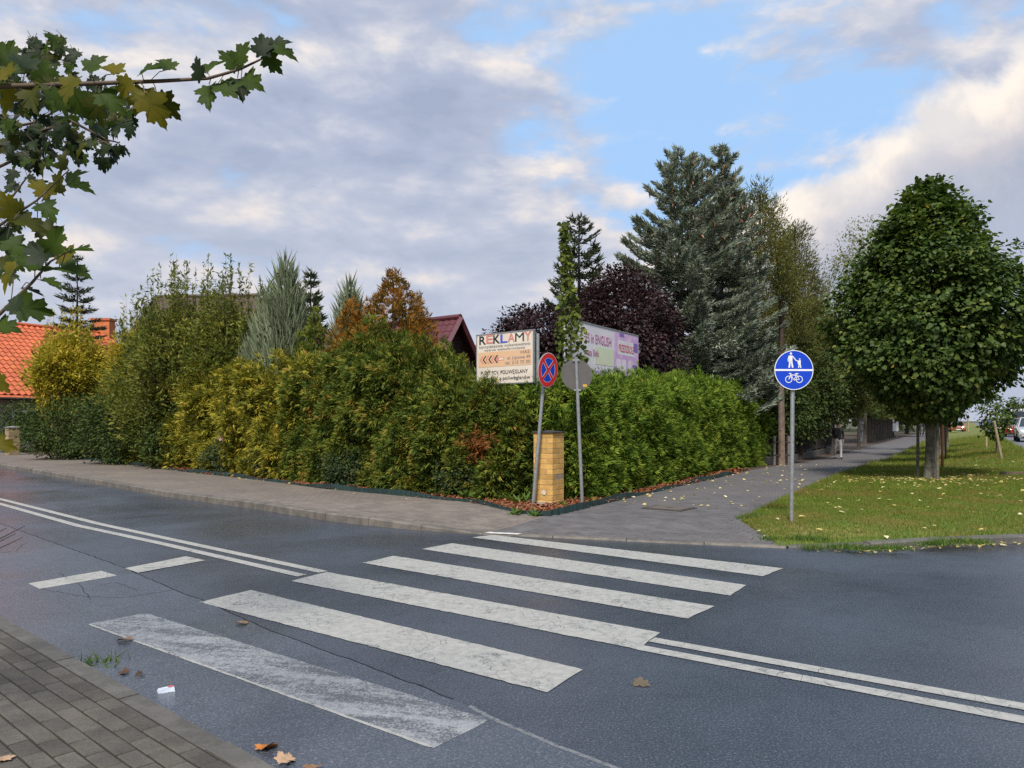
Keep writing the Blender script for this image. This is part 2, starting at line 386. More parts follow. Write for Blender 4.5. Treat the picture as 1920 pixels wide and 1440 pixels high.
# ------------------------------------------------------------------ road markings
M_paint = paint('marking_paint', .61, (.06, .063, .07))
M_paint_new = paint('marking_paint_fresh', .635, (.06, .063, .07))
M_paint_worn = paint('marking_paint_worn', .535, (.075, .08, .09), True, (.27, .275, .28))
cw = bpy.data.objects.new('crosswalk', None); COL.objects.link(cw); kind(cw, 'structure')
def flat_quad(name, px, m, z=.0048, parent=None, sub=1):
    g = [np.array(G(*p)) for p in px]; n = 90; vs = []
    for i in range(n + 1):
        f = i / n; a, b_ = g[0] * (1 - f) + g[3] * f, g[1] * (1 - f) + g[2] * f; e = (b_ - a) / np.hypot(*(b_ - a))
        a = a + e * rng.normal() * .003; b_ = b_ + e * rng.normal() * .003
        if i in (0, n): a = a + DS * rng.normal() * .01; b_ = b_ + DS * rng.normal() * .01
        for k in range(5): q = a + (b_ - a) * k / 4; vs.append((q[0] + DS[0] * rng.normal() * .006 * (i in (0, n)), q[1] + DS[1] * rng.normal() * .006 * (i in (0, n)), z))
    return MB().add(vs, [(i * 5 + k, i * 5 + k + 5, i * 5 + k + 6, i * 5 + k + 1) for i in range(n) for k in range(4)]).build(name, m, parent)
STR = [((165, 1170), (272, 1150), (922, 1352), (810, 1403)), ((375, 1130), (470, 1107), (1095, 1257), (1025, 1299)),
       ((545, 1090), (612, 1073), (1238, 1187), (1200, 1219)), ((680, 1056), (740, 1043), (1336, 1137), (1291, 1161)),
       ((790, 1030), (847, 1019), (1402, 1098), (1366, 1117)), ((883, 1008), (925, 1003.5), (1466, 1066), (1430, 1081))]
for i, s in enumerate(STR): flat_quad('stripe', s, M_paint_worn if i == 0 else (M_paint if i < 4 else M_paint_new), .0048, cw)
g0, g1 = G(168, 1172), G(808, 1402)
MB().ribbon(wob([g0, g1], .0015, 90), .022, lambda x, y: (x, y, .0056)).build('stripe_edge', M_paint, cw)
def line(name, px, wd, m, z=.0049):
    o = MB().ribbon(resample([G(*p) for p in px], 40), wd, lambda x, y: (x, y, z)).build(name, m); return kind(o, 'structure')
line('centre_line', [(-80, 919), (0, 936), (187, 983), (359, 1020), (606, 1073)], .12, M_paint_new)
line('centre_line', [(-80, 926), (0, 945), (146, 986), (305, 1020), (566, 1080)], .12, M_paint_new)
line('centre_line', [(1222, 1200), (1920, 1326), (2600, 1450)], .12, M_paint_new)
line('centre_line', [(1200, 1215), (1920, 1351), (2600, 1480)], .12, M_paint_new)
kind(flat_quad('give_way_dash', [(52, 1094), (190, 1071), (220, 1080), (74, 1105)], M_paint), 'structure')
kind(flat_quad('give_way_dash', [(234, 1066), (350, 1044), (384, 1051), (261, 1075)], M_paint), 'structure')
for k in range(14):
    a = ML(14 + k * 9) + UR * 3.6; b = a + U * 4
    q = [a, b, b + UR * .12, a + UR * .12]
    kind(MB().add([(p[0], p[1], float(zmain(p[0], p[1])) + .005) for p in q], [(3, 2, 1, 0)]).build('lane_dash', M_paint_new), 'structure')

# ------------------------------------------------------------------ footways
BACK = np.array((-.16, .987))
A = [p + NS * .15 for p in K_L]
sf = kind(loft('side_footway', A, E_L, M_pave_side, 140, 12), 'structure')
ap = kind(loft('crossing_apron', [FA + NS * .12, FB + NS * .10], [CORNER, TIP], M_pave_path, 40, 14), 'structure')
pth = kind(loft('path', E_R[:-1] + [PLS + U * 40, PLS + U * 400], PR_NEAR + [PRS + U * 40, PRS + U * 400], M_pave_path, 300, 8, off=-.0005), 'structure')
ray = [CORNER, CORNER + BACK * 90]
kind(loft('garden_soil', E_L, ray[::-1], M_soil, 80, 30), 'structure')
kind(loft('garden_soil', E_R[:-1] + [PLS + U * 90], ray, M_soil, 80, 30, off=-.004), 'structure')
# verge
VA = np.r_[resample(PR_NEAR, 50), resample([PRS, PRS + U * 45], 40)[1:], resample([PRS + U * 45, PRS + U * 400], 30)[1:]]
kb = [p + np.array((-.06, .13)) for p in K_R[:5]] + [np.array((8.2, 10.7)), np.array((9.4, 11.62)), np.array((10.17, 12.77))]
VB = np.r_[resample([FB + np.array((-.1, .06))] + kb[1:] + [ML(-19) - UR * .15, ML(-11)], 50), resample([ML(-11), ML(36)], 40)[1:], resample([ML(36), ML(400)], 30)[1:]]
vg = kind(loft('verge', VA, VB, M_turf, nv=26, pre=True), 'structure')
c0 = v2(GT(1650, 852)); c1 = ML(1.8)
kind(loft('cross_path', [c0, c1], [c0 + U * 1.5, c1 + U * 1.5], M_pave_path, 30, 4, off=.012), 'structure')

# kerb stones, one object each
def kerb_run(name, pts, zf, wd, m, inward, L=1.0, drop=.12, smax=1e9):
    root = bpy.data.objects.new(name, None); COL.objects.link(root); kind(root, 'structure')
    s = np.r_[0, np.cumsum([np.hypot(*(pts[i + 1] - pts[i])) for i in range(len(pts) - 1)])]
    P_ = np.array(pts); at = lambda q: np.array([np.interp(q, s, P_[:, 0]), np.interp(q, s, P_[:, 1])])
    n = int(min(s[-1], smax) / L); st = s[-1] - n * L if inward == 'end' else 0
    for k in range(n):
        a, b = at(st + k * L + .006), at(st + (k + 1) * L - .006)
        d = (b - a) / np.hypot(*(b - a)); nn = np.array([-d[1], d[0]])
        jz = rng.normal() * .003
        za, zb = zf(*(a + nn * wd / 2)) + jz, zf(*(b + nn * wd / 2)) + jz
        vs = []
        for q, z in ((a, za), (b, zb)):
            vs += [(*q, -drop), (*q, max(z - .02, -.05)), (*(q + nn * .018), z), (*(q + nn * wd), z), (*(q + nn * wd), -drop)]
        MB().add(vs, [(0, 1, 6, 5)[::-1], (1, 2, 7, 6)[::-1], (2, 3, 8, 7)[::-1], (3, 4, 9, 8)[::-1], (0, 1, 2, 3, 4), (9, 8, 7, 6, 5)]).build('kerb_stone', m, root)
hz = lambda x, y: float(h(x, y)) + .004
kerb_run('side_kerb', K_L, hz, .155, M_kerb, 'end', smax=52)
kerb_run('crossing_kerb', [FA, FB], hz, .125, M_kerb, 'start')
kerb_run('verge_kerb', K_R, lambda x, y: hz(x, y) + .012, .15, M_kerb2, 'start')
M_white = pmat('white_kerb_paint', (.62, .60, .56), (.45, .43, .4), 12, .7)
pw = FA + (FB - FA) * .0; dd = (FB - FA) / np.hypot(*(FB - FA))
wk = [pw + dd * .02, pw + dd * .5, pw + dd * .5 + NS * .12, pw + dd * .02 + NS * .12]
kind(MB().add([(p[0], p[1], hz(*p) + .005) for p in wk], [(0, 1, 2, 3)]).build('kerb_paint', M_white), 'structure')

# near footway: sheet, kerb and single pavers
nf = kind(loft('near_footway', [NK(-72) + NKN * .12, NK(25) + NKN * .12], [NK(-72) + NKN * 4.2, NK(25) + NKN * 4.2], M_pave_near, 40, 4, zf=.048), 'structure')
kerb_run('near_kerb', [NK(16), NK(-40)], lambda x, y: .055, .13, M_kerb2, 'start')
def paver_mesh(l, wd, hh=.03, g=.005, ch=.005):
    a, b = l / 2 - g / 2, wd / 2 - g / 2; vs = []
    for q, z in ((0, -hh), (0, -ch), (ch, 0)):
        vs += [(-a + q, -b + q, z), (a - q, -b + q, z), (a - q, b - q, z), (-a + q, b - q, z)]
    fs = [(8, 9, 10, 11)]
    for L in (0, 4): fs += [(L + i, L + (i + 1) % 4, L + 4 + (i + 1) % 4, L + 4 + i) for i in range(4)]
    return vs, fs
M_pv_near = pmat('paver_concrete', (.112, .098, .08), (.078, .07, .058), 5, .82, .7, 60, obj_var=.3)
vs, fs = paver_mesh(.2, .1, .03, .010, .006); pv_me = MB().add(vs, fs).mesh('paver'); pv_me.materials.append(M_pv_near)
M_sand = pmat('joint_sand', (.028, .026, .018), (.018, .02, .011), 12, .95)
kind(loft('joint_sand', [NK(-2.8) + NKN * .13, NK(2.3) + NKN * .13], [NK(-2.8) + NKN * 1.34, NK(2.3) + NKN * 1.34], M_sand, 4, 3, zf=.0495, parent=nf), 'structure')
na = math.atan2(NKD[1], NKD[0])
for r_ in range(12):
    for k in range(25):
        c_ = NK(-2.75 + (k + (r_ % 2) * .5) * .2) + NKN * (.185 + r_ * .1)
        o = mk('paver', pv_me, None, nf); o.location = (c_[0], c_[1], .058 + rng.normal() * .0012)
        o.rotation_euler = (rng.normal() * .006, rng.normal() * .006, na + rng.normal() * .004)
# far pavers by the crossing
def inside(p, poly):
    x, y = p; c_ = False; j = len(poly) - 1
    for i in range(len(poly)):
        a, b = poly[i], poly[j]
        if (a[1] > y) != (b[1] > y) and x < (b[0] - a[0]) * (y - a[1]) / (b[1] - a[1]) + a[0]: c_ = not c_
        j = i
    return c_
M_pv_side = pmat('paver_tan', (.18, .152, .126), (.145, .122, .102), 3, .85, .4, 60, obj_var=.16, island=.16)
M_pv_path = pmat('paver_grey', (.125, .115, .112), (.098, .09, .09), 3, .85, .4, 60, obj_var=.16, island=.16)
pg_side = [p + NS * .18 for p in K_L[-6:]] + [CORNER] + E_L[::-1][1:8]
pg_path = [FA + NS * .16, FB + NS * .13, TIP + np.array((-.06, 0))] + PR_NEAR[1:3] + [E_R[3], E_R[2], CORNER]
cells = {0: [], 1: []}
o0 = CORNER
for i in range(-60, 60):
    for j in range(-45, 45):
        c_ = o0 + DS * ((i + .5 * (j % 2)) * .2) + NS * (j * .1)
        if c_[1] > 14.2: continue
        for w_, pg in ((0, pg_side), (1, pg_path)):
            ok = all(inside(c_ + DS * a + NS * b, pg) for a, b in ((-.1, -.05), (.1, -.05), (.1, .05), (-.1, .05)))
            if ok: cells[w_].append(c_); break
for w_, par, m in ((0, sf, M_pv_side), (1, ap, M_pv_path)):
    vs, fs = paver_mesh(.2, .1, .012, .006, .003); me = MB().add(vs, fs).mesh('paver'); me.materials.append(m)
    cs = sorted(cells[w_], key=lambda p: p[1]); rest = MB()
    for n_, c_ in enumerate(cs):
        z = float(h(*c_)) + .006 + rng.normal() * .001
        if n_ < 150:
            e = .1; gx = (float(h(*(c_ + DS * e))) - float(h(*(c_ - DS * e)))) / .2; gy = (float(h(*(c_ + NS * e))) - float(h(*(c_ - NS * e)))) / .2
            o = mk('paver', me, None, par); o.location = (c_[0], c_[1], z); o.rotation_euler = (math.atan(gy), -math.atan(gx), ANG)
        else:
            nv = []
            for v in vs:
                q = c_ + DS * v[0] + NS * v[1]; nv.append((q[0], q[1], float(h(*q)) + .006 + v[2]))
            rest.add(nv, fs)
    if rest.v: kind(rest.build('pavers', m, par), 'stuff')
# manhole cover in the path
mc = GT(1255, 954)
M_iron = pmat('cast_iron', (.09, .075, .062), (.06, .052, .045), 30, .6, .5, 60, metal=.4)
t_ = thing('manhole_cover', 'square rusty brown manhole cover set in the grey paved path', 'manhole cover', (mc.x, mc.y, float(h(mc.x, mc.y)) + .006), ANG)
MB().box((0, 0, .006), (.72, .62, .012)).build('frame', M_iron, t_)
MB().box((0, 0, .014), (.58, .48, .008)).build('lid', pmat('concrete_lid', (.13, .105, .085), (.1, .085, .07), 20, .8, .5), t_)
MB().box((0, .0, .0195), (.12, .05, .004)).build('lifting_slot', M_iron, t_)

# ================================================================== VEGETATION
def lum(*c): return c
M_thuja = leafmat('thuja_green', [(0, (.025, .04, .009)), (.3, (.062, .095, .015)), (.55, (.12, .155, .022)), (.78, (.22, .215, .032)), (.9, (.28, .18, .04)), (1, (.33, .125, .03))], 3.2, .22, .55)
M_thuja_lime = leafmat('thuja_lime', [(0, (.03, .058, .009)), (.3, (.075, .13, .016)), (.6, (.15, .225, .025)), (.9, (.26, .30, .04)), (1, (.30, .17, .035))], 3.2, .22, .55)
M_thuja_yellow = leafmat('thuja_yellow', [(0, (.04, .052, .01)), (.3, (.11, .12, .016)), (.58, (.26, .24, .027)), (.82, (.40, .33, .04)), (1, (.36, .16, .035))], 3.2, .22, .55)
M_thuja_orange = leafmat('thuja_rust', [(0, (.05, .045, .012)), (.3, (.13, .085, .017)), (.55, (.27, .13, .02)), (.85, (.38, .155, .025)), (1, (.15, .15, .03))], 1.8, .3, .45)
M_dead = leafmat('dead_thuja', [(0, (.14, .06, .02)), (.6, (.26, .10, .03)), (1, (.30, .14, .05))], 2, .2, .3)
M_spruce = leafmat('blue_spruce_needles', [(0, (.09, .105, .075)), (.3, (.21, .24, .19)), (.65, (.38, .42, .35)), (.92, (.54, .58, .50)), (1, (.38, .28, .16))], 1.6, .2, .4)
M_spruce_d = leafmat('dark_spruce_needles', [(0, (.05, .065, .04)), (.6, (.10, .125, .075)), (1, (.17, .18, .09))], 1.2, .1, .4)
M_pine = leafmat('pine_needles', [(0, (.07, .075, .025)), (.5, (.14, .15, .045)), (.8, (.21, .20, .06)), (1, (.28, .15, .05))], .7, .2, .5)
M_juni = leafmat('juniper_scales', [(0, (.12, .145, .08)), (.5, (.24, .28, .175)), (1, (.38, .42, .27))], 1.2, .2, .35)
M_plum = leafmat('purple_plum_leaves', [(0, (.018, .009, .011)), (.6, (.042, .019, .022)), (.9, (.075, .035, .035)), (1, (.09, .055, .03))], 1.5, .2, .4, .5, .35)
M_linden = leafmat('linden_leaves', [(0, (.022, .042, .009)), (.45, (.052, .09, .017)), (.8, (.11, .155, .03)), (.95, (.19, .19, .04)), (1, (.46, .26, .02))], 1.1, .3, .35, .55, .22)
M_willow = leafmat('willow_leaves', [(0, (.055, .072, .016)), (.5, (.135, .155, .03)), (.85, (.24, .23, .045)), (1, (.34, .26, .05))], 1.0, .35, .45)
M_yellow = leafmat('yellow_bush_leaves', [(0, (.12, .11, .016)), (.4, (.30, .26, .03)), (.75, (.50, .40, .045)), (1, (.46, .28, .06))], 1.0, .4, .45)
M_dark = leafmat('dark_evergreen_leaves', [(0, (.02, .034, .01)), (.6, (.055, .085, .021)), (.9, (.10, .13, .034)), (1, (.18, .16, .04))], 1.5, .2, .4)
M_rose = leafmat('rose_leaves', [(0, (.025, .045, .02)), (.6, (.06, .09, .04)), (.9, (.10, .125, .055)), (1, (.18, .11, .05))], 2.5, .3, .4)
M_weed = leafmat('weed_leaves', [(0, (.05, .10, .02)), (.6, (.10, .17, .035)), (1, (.20, .22, .05))], 3, .35, .4)
M_birch = leafmat('birch_leaves', [(0, (.12, .13, .05)), (.6, (.21, .22, .085)), (1, (.32, .28, .09))], .8, .4, .4)
M_vine = leafmat('climber_leaves', [(0, (.05, .075, .02)), (.5, (.10, .13, .03)), (.85, (.17, .19, .03)), (1, (.34, .30, .04))], 1.5, .35, .45)
M_fartree = leafmat('far_tree_leaves', [(0, (.04, .05, .025)), (.5, (.07, .085, .035)), (1, (.12, .11, .05))], .25, .2, .6)
M_bark = pmat('bark', (.10, .085, .065), (.055, .045, .035), 14, .9, .8, 30)
M_bark_d = pmat('bark_dark', (.055, .042, .032), (.03, .024, .02), 14, .9, .8, 30)
M_bark_g = pmat('bark_grey_green', (.135, .125, .095), (.075, .07, .05), 10, .9, .8, 26)
M_twig = pmat('twig_bark', (.12, .085, .055), (.08, .06, .04), 20, .8)

def trunk(root, base, top, r0, r1, m, seg=10, bend=.15, n=7, name='trunk'):
    base = Vector(base); top = Vector(top); pts = []
    for i in range(n):
        f = i / (n - 1); p = base.lerp(top, f)
        if 0 < i < n - 1: p += Vector((rng.normal() * bend * .3, rng.normal() * bend * .3, 0))
        pts.append(p)
    rad = [r0 * (1 - f) + r1 * f + (.35 * r0 if f == 0 else 0) for f in np.linspace(0, 1, n)]
    return MB().tube(pts, rad, seg).build(name, m, root, True, True)
def limbs(root, base, targets, r0, m, name='limb'):
    mb = MB(); base = Vector(base)
    for q in targets:
        q = Vector(q); mid = base.lerp(q, .5) + Vector((rng.normal() * .1, rng.normal() * .1, .12 * (q - base).length))
        mb.tube([base, base.lerp(mid, .6), mid, q], [r0, r0 * .7, r0 * .5, r0 * .18], 6, cap=False)
    return mb.build(name, m, root, True, True)

def prof(p, t_):
    p = np.array(p); return np.interp(t_, p[:, 0], p[:, 1])
def crown_cloud(c, z0, z1, profile, nclump, per, rc, shell=.55, flat=.75, lump=.18, sx=1.0, sy=1.0):
    """leaf positions grouped in clumps filling an envelope; returns positions and outward directions"""
    c = np.array(list(c)[:2]); ts = []
    while len(ts) < nclump:
        q = rng.random(nclump * 4); keep = rng.random(len(q)) < prof(profile, q) / max(p[1] for p in profile)
        ts += list(q[keep])
    tz = np.array(ts[:nclump]); a = rng.random(nclump) * 2 * np.pi
    ph = rng.random(4) * 6
    lumps = 1 + lump * (np.sin(3 * a + ph[0] + 5 * tz) * .6 + np.sin(5 * a - 9 * tz + ph[1]) * .5 + np.sin(11 * tz + 2 * a + ph[2]) * .5)
    rr = prof(profile, tz) * lumps * (shell + (1 - shell) * np.sqrt(rng.random(nclump)))
    C = np.c_[c[0] + np.cos(a) * rr * sx, c[1] + np.sin(a) * rr * sy, z0 + (z1 - z0) * tz]
    k = np.repeat(np.arange(nclump), per)
    off = np.clip(rnd(len(k)), -1.7, 1.7) * rc * np.array([1, 1, flat]) * (.7 + .6 * rng.random((nclump, 1)))[k]
    Pt = C[k] + off
    ctr = np.array([c[0], c[1], 0]) ; out = Pt - ctr; out[:, 2] = (Pt[:, 2] - (z0 + (z1 - z0) * .45)) * .6
    return Pt, unit(out), unit(off + 1e-6)
def broadleaf(root, name, c, z0, z1, profile, nclump, per, rc, L, W, m, tpl=T_LEAF, droop=.35, **kw):
    Pt, out, off = crown_cloud(c, z0, z1, profile, nclump, per, rc, **kw); n = len(Pt)
    D = unit(out * .7 + off * .5 + rnd(n) * .45 + np.array([0, 0, -droop]))
    N = unit(np.array([0, 0, 1.0]) * .9 + out * .8 + rnd(n) * .45)
    sc = .7 + .6 * rng.random(n)
    o = mk(name, leaf_mesh(name, Pt, D, N, L * sc, W * sc, tpl), m, root, True)
    return kind(o, 'stuff')

def frame_of(pts):
    p = np.array([list(q)[:2] for q in pts], float); s = np.r_[0, np.cumsum(np.hypot(*np.diff(p, axis=0).T))]
    def at(q):
        x = np.interp(q, s, p[:, 0]); y = np.interp(q, s, p[:, 1])
        e = .05; dx = np.interp(q + e, s, p[:, 0]) - np.interp(q - e, s, p[:, 0]); dy = np.interp(q + e, s, p[:, 1]) - np.interp(q - e, s, p[:, 1])
        d = np.c_[dx, dy]; d = d / np.maximum(np.hypot(dx, dy), 1e-6)[:, None]
        return np.c_[x, y], d
    return at, s[-1]
def hedge(name, label, axis, hw, hts, m, nfront, nback, ntop, side=1, spray=.17, zb=.05, lump=.16, rag=1.0):
    """a row of thujas grown together; hts: (fraction, height) along the axis; side=+1: camera side lies to the right of the axis"""
    at, LEN = frame_of(axis)
    c0, _ = at(np.array([0.0])); base = (c0[0, 0], c0[0, 1], float(h(c0[0, 0], c0[0, 1])))
    root = thing(name, label, 'hedge', base)
    def bump(s, z): return lump * (np.sin(s * 1.27 + z * 1.1 + .5) * .5 + np.sin(s * 2.1 - z * 2.3) * .4 + np.sin(s * 3.1 + z * 1.7) * .4 + np.sin(s * 6.7 - z * 3.1 + 1) * .35 + np.sin(z * 5.3 + s * 1.3 + 2) * .3 + np.sin(s * 12.1 + z * 9) * .25)
    Ps, Ds, Ns = [], [], []
    hf = np.array(hts)
    for which, n in (('f', nfront), ('b', nback), ('t', ntop), ('e', int(nfront * .1))):
        s = rng.random(n) * LEN
        if which == 'e': s = np.where(rng.random(n) < .5, -.12 - .1 * rng.random(n), LEN + .12 + .1 * rng.random(n))
        xy, d = at(np.clip(s, 0.06, LEN - .06)); ht = np.interp(s / LEN, hf[:, 0], hf[:, 1])
        ht = ht + rag * (.13 * np.sin(s * 5.2) + .09 * np.sin(s * 11.3 + 1) + .12 * np.sin(s * 2.3 + 2) + .05 * rng.normal(size=n) + .1 * np.abs(np.sin(s * 8.3)) ** 6)
        nr = np.c_[d[:, 1], -d[:, 0]] * side          # towards the viewer
        u = rng.random(n)
        if which in 'fb':
            z = zb + (ht - zb) * (u ** .92); sg = 1 if which == 'f' else -1
            round_ = np.clip((z / ht - .86) / .14, 0, 1) ** 2 * .28
            la = sg * (hw - round_ + bump(s, z) - .22 * rng.random(n) ** 2)
            out = np.c_[nr * sg, np.zeros(n)]
        elif which == 't':
            la = (rng.random(n) * 2 - 1) * hw * .9; z = ht - .12 * rng.random(n) - .2 * np.abs(la / hw) ** 2 + .12 * rng.random(n) ** 3 * 2
            out = np.c_[nr * (la / hw)[:, None] * .5, np.ones(n)]
        else:
            la = (rng.random(n) * 2 - 1) * hw; z = zb + (ht - zb) * u; out = np.c_[d * np.sign(s)[:, None], np.zeros(n)]
            xy = xy + d * (np.clip(s, None, 0) + np.clip(s - LEN, 0, None))[:, None]
        pos = np.c_[xy + nr * la[:, None], z]
        pos[:, 2] += h(pos[:, 0], pos[:, 1])
        if n > 400:                                     # sprays sit in branchlet clumps with gaps between them
            per = 13; nc = n // per; cl = pos[:nc] + out[:nc] * (rng.random((nc, 1)) * .3 - .17); kk = np.repeat(np.arange(nc), per)
            off = rnd(len(kk)) * np.array([.085, .085, .10]) * (spray / .15); pos = cl[kk] + off + out[kk] * .02; out = out[kk]
            D_ = unit(off / .09 * .55 + out * .75 + np.array([0, 0, .12]) + rnd(len(kk)) * .3); n = len(kk)
        else: D_ = unit(out * .55 + np.array([0, 0, .25]) + rnd(n) * .5)
        Ps.append(pos); Ds.append(D_); Ns.append(unit(out * .6 + rnd(n) * .5 + np.array([0, 0, .55])))
    Pt, D, N = map(np.concatenate, (Ps, Ds, Ns)); n = len(Pt); sc = .65 + .7 * rng.random(n)
    kind(mk('foliage', leaf_mesh('foliage', Pt, D, N, spray * sc, spray * sc * 1.1, T_SPRAY), m, root, True), 'stuff')
    # inner twig mass
    mb = MB(); ns = max(8, int(LEN / .5)); q = np.linspace(0.05, LEN - .05, ns); xy, d = at(q); nr = np.c_[d[:, 1], -d[:, 0]]
    vs = []
    for i in range(ns):
        ht = float(np.interp(q[i] / LEN, hf[:, 0], hf[:, 1])) - .3; zz_ = float(h(*xy[i]))
        for la, z in ((-1, 0), (-1, .8), (-.6, 1), (.6, 1), (1, .8), (1, 0)):
            w_ = (hw - .3) * la + rng.normal() * .03
            vs.append((xy[i, 0] + nr[i, 0] * w_, xy[i, 1] + nr[i, 1] * w_, zz_ + z * ht))
    fs = [(i * 6 + k, i * 6 + k + 1, i * 6 + k + 7, i * 6 + k + 6) for i in range(ns - 1) for k in range(5)] + [tuple(range(6)), tuple((ns - 1) * 6 + k for k in reversed(range(6)))]
    mb.add(vs, fs); mb.build('inner_growth', m, root, True)
    for k in range(int(LEN / .7)):
        xy1, _ = at(np.array([.35 + k * .7])); x, y = xy1[0]; zz_ = float(h(x, y))
        MB().tube([(x, y, zz_ - .05), (x + .03, y, zz_ + .7), (x, y, zz_ + 1.4)], [.05, .035, .02], 6).build('trunk', M_bark_d, root, True)
    return root
def off_line(pts, dist): # shift a 2D polyline to its left
    p = np.array([list(q)[:2] for q in pts]); d = np.gradient(p, axis=0); d /= np.hypot(d[:, 0], d[:, 1])[:, None]
    return p + np.c_[-d[:, 1], d[:, 0]] * dist

# clipped hedge along the path; axis runs away from the corner, camera side on its right
q0 = np.array((1.9, 14.03))
ax = [p - UR * 1.27 for p in (q0, PLS, PLS + U * 4.2)]
hedge('thuja_hedge', 'clipped bright green thuja hedge running beside the grey path', ax, .72, [(0, 2.1), (.2, 2.22), (.6, 2.42), (.85, 2.38), (.95, 2.25), (1, 1.9)], M_thuja_lime, 52000, 3500, 14000, 1, spray=.115, lump=.1, rag=.45)
# taller hedge along the side street, from the left to the corner: camera side on its right
s0 = E_L[5] * .8 + E_L[6] * .2
axL = [s0 + NS * 1.35, E_L[7] + NS * 1.35, np.array((.35, 14.95))]
hedge('thuja_hedge', 'tall unclipped dark green thuja hedge behind the brick pillar and advertising board', axL, .8,
      [(0, 2.4), (.12, 2.5), (.25, 2.7), (.4, 2.75), (.5, 2.9), (.56, 2.8), (.61, 2.4), (.66, 1.85), (.85, 1.76), (1, 1.9)], M_thuja, 46000, 3500, 12000, 1, spray=.125, lump=.22, rag=1.8)
axY = [E_L[3] - DS * .6 + NS * 1.35, E_L[4] + NS * 1.35, s0 + NS * 1.3 + DS * .3]
hedge('thuja_hedge', 'yellowish green thuja hedge with rusty patches beside the brick-paved footway', axY, .85,
      [(0, 2.3), (.12, 2.75), (.4, 2.7), (.62, 2.45), (.8, 2.45), (1, 2.4)], M_thuja_yellow, 34000, 2500, 8500, 1, spray=.15, lump=.28, rag=2.0)
# dead branch in the hedge near the pillar
dp = PX(895, 838, 14.5); root = thing('dead_thuja_branch', 'dead orange brown thuja branch sticking out of the dark hedge', 'branch', dp)
n = 150; Pt = np.array(dp) + rnd(n) * np.array([.16, .1, .14]); D = unit(np.array([.6, -.5, .15]) + rnd(n) * .5)
kind(mk('foliage', leaf_mesh('foliage', Pt, D, rnd(n), .17, .17, T_SPRAY), M_dead, root, True), 'stuff')
MB().tube([np.array(dp) + (-.3, .5, -.1), np.array(dp) + (0, .05, 0), np.array(dp) + (.18, -.1, .06)], [.015, .01, .004], 5).build('stem', M_twig, root, True)

# ------------------------------------------------------------------ conifers
def whorl_tree(name, label, base, top, r, m, nwh, nbr, L=.2, Wd=.06, droop=.25, up=.35, z0=.06, bark=M_bark_d, dens=15, taper=.85, trunk_r=.16, cones=0, open_=0.0, seed=None):
    base = Vector(base); root = thing(name, label, 'tree', base); hgt = top - base.z
    trunk(root, base, (base.x, base.y, top - .05), trunk_r, .012, bark, bend=.03)
    Ps, Ds = [], []; br = MB()
    for i in range(nwh):
        f = z0 + (1 - z0) * (i + rng.random() * .6) / nwh
        z = base.z + f * hgt; rl = r * (1 - f) ** taper * (.82 + .36 * rng.random()) + .12
        nb = nbr if f < .85 else max(4, nbr - 2)
        a0 = rng.random() * 6.28
        for k in range(nb):
            a = a0 + k * 6.283 / nb + rng.normal() * .18; ln = rl * (.75 + .45 * rng.random())
            if rng.random() < open_: continue
            d = np.array([math.cos(a), math.sin(a), 0.0]); sd_ = np.array([-d[1], d[0], 0])
            asc = .55 * max(0, f - .55) * 2.2
            def pt(s): return np.array([base.x, base.y, z]) + d * ln * s + np.array([0, 0, 1]) * ln * (asc * s - droop * (1.6 * s - 1.0 * s * s * (1 + up)))
            br.tube([pt(0), pt(.5), pt(1)], [.022 * ln / 2 + .006, .012, .004], 4, cap=False)
            nt = int(dens * ln / .5) + 5; s = .08 + .92 * rng.random(nt) ** .75
            P0 = np.array([pt(x) for x in s]); e = np.array([pt(min(x + .05, 1.05)) - pt(x) for x in s]); e = unit(e)
            sg = rng.choice([-1, 1], nt); wd = ln * .26 * (1 - s) ** .7 + .04
            lt = wd * rng.random(nt) * sg
            P1 = P0 + sd_ * lt[:, None] + rnd(nt) * .03 + np.array([0, 0, -1.0]) * (np.abs(lt) * .25 + .05 * rng.random(nt))[:, None]
            Ps.append(P1); Ds.append(unit(e * .8 + sd_ * (sg * .55)[:, None] + rnd(nt) * .28 + np.array([0, 0, .12]) * (s > .85)[:, None]))
    nt = 26; s = rng.random(nt); Ps.append(np.c_[base.x + rng.normal(size=nt) * .03, base.y + rng.normal(size=nt) * .03, top - s * .9]); Ds.append(unit(rnd(nt) * .55 + np.array([0, 0, .9])))
    Pt, D = np.concatenate(Ps), np.concatenate(Ds); n = len(Pt); sc = .7 + .6 * rng.random(n)
    kind(mk('crown', leaf_mesh('crown', Pt, D, rnd(n), L * sc, Wd * sc, T_SPIKE), m, root, True), 'stuff')
    kind(br.build('branches', bark, root, True), 'stuff')
    if cones:
        sel = [i for i in rng.integers(0, n, cones * 6) if (Pt[i, 2] - base.z) / hgt > .62][:cones]
        Pc = Pt[sel] + rnd(len(sel)) * .04
        kind(mk('cones', leaf_mesh('cones', Pc, unit(rnd(len(sel)) * .25 + np.array([0, 0, -1.0])), rnd(len(sel)), .17, .07, T_SPIKE), M_cone, root, True), 'stuff')
    return root
M_cone = pmat('spruce_cones', (.42, .22, .12), (.30, .15, .08), 30, .8)
def gz(x, y): return float(h(x, y)) - .03
def at_px(px, Y): x = (px - CX) * Y / F; return (x, Y, gz(x, Y))
def zpx(py, Y): return H + (HY - py) * Y / F
whorl_tree('spruce_tree', 'blue spruce with brown cones, wide arching silvery branches, taller trunk beside purple tree', at_px(1278, 26.2), zpx(283, 26.2), 3.6, M_spruce, 24, 7, .18, .05, .20, 1.25, dens=115, taper=.72, z0=.17, cones=260, open_=.06)
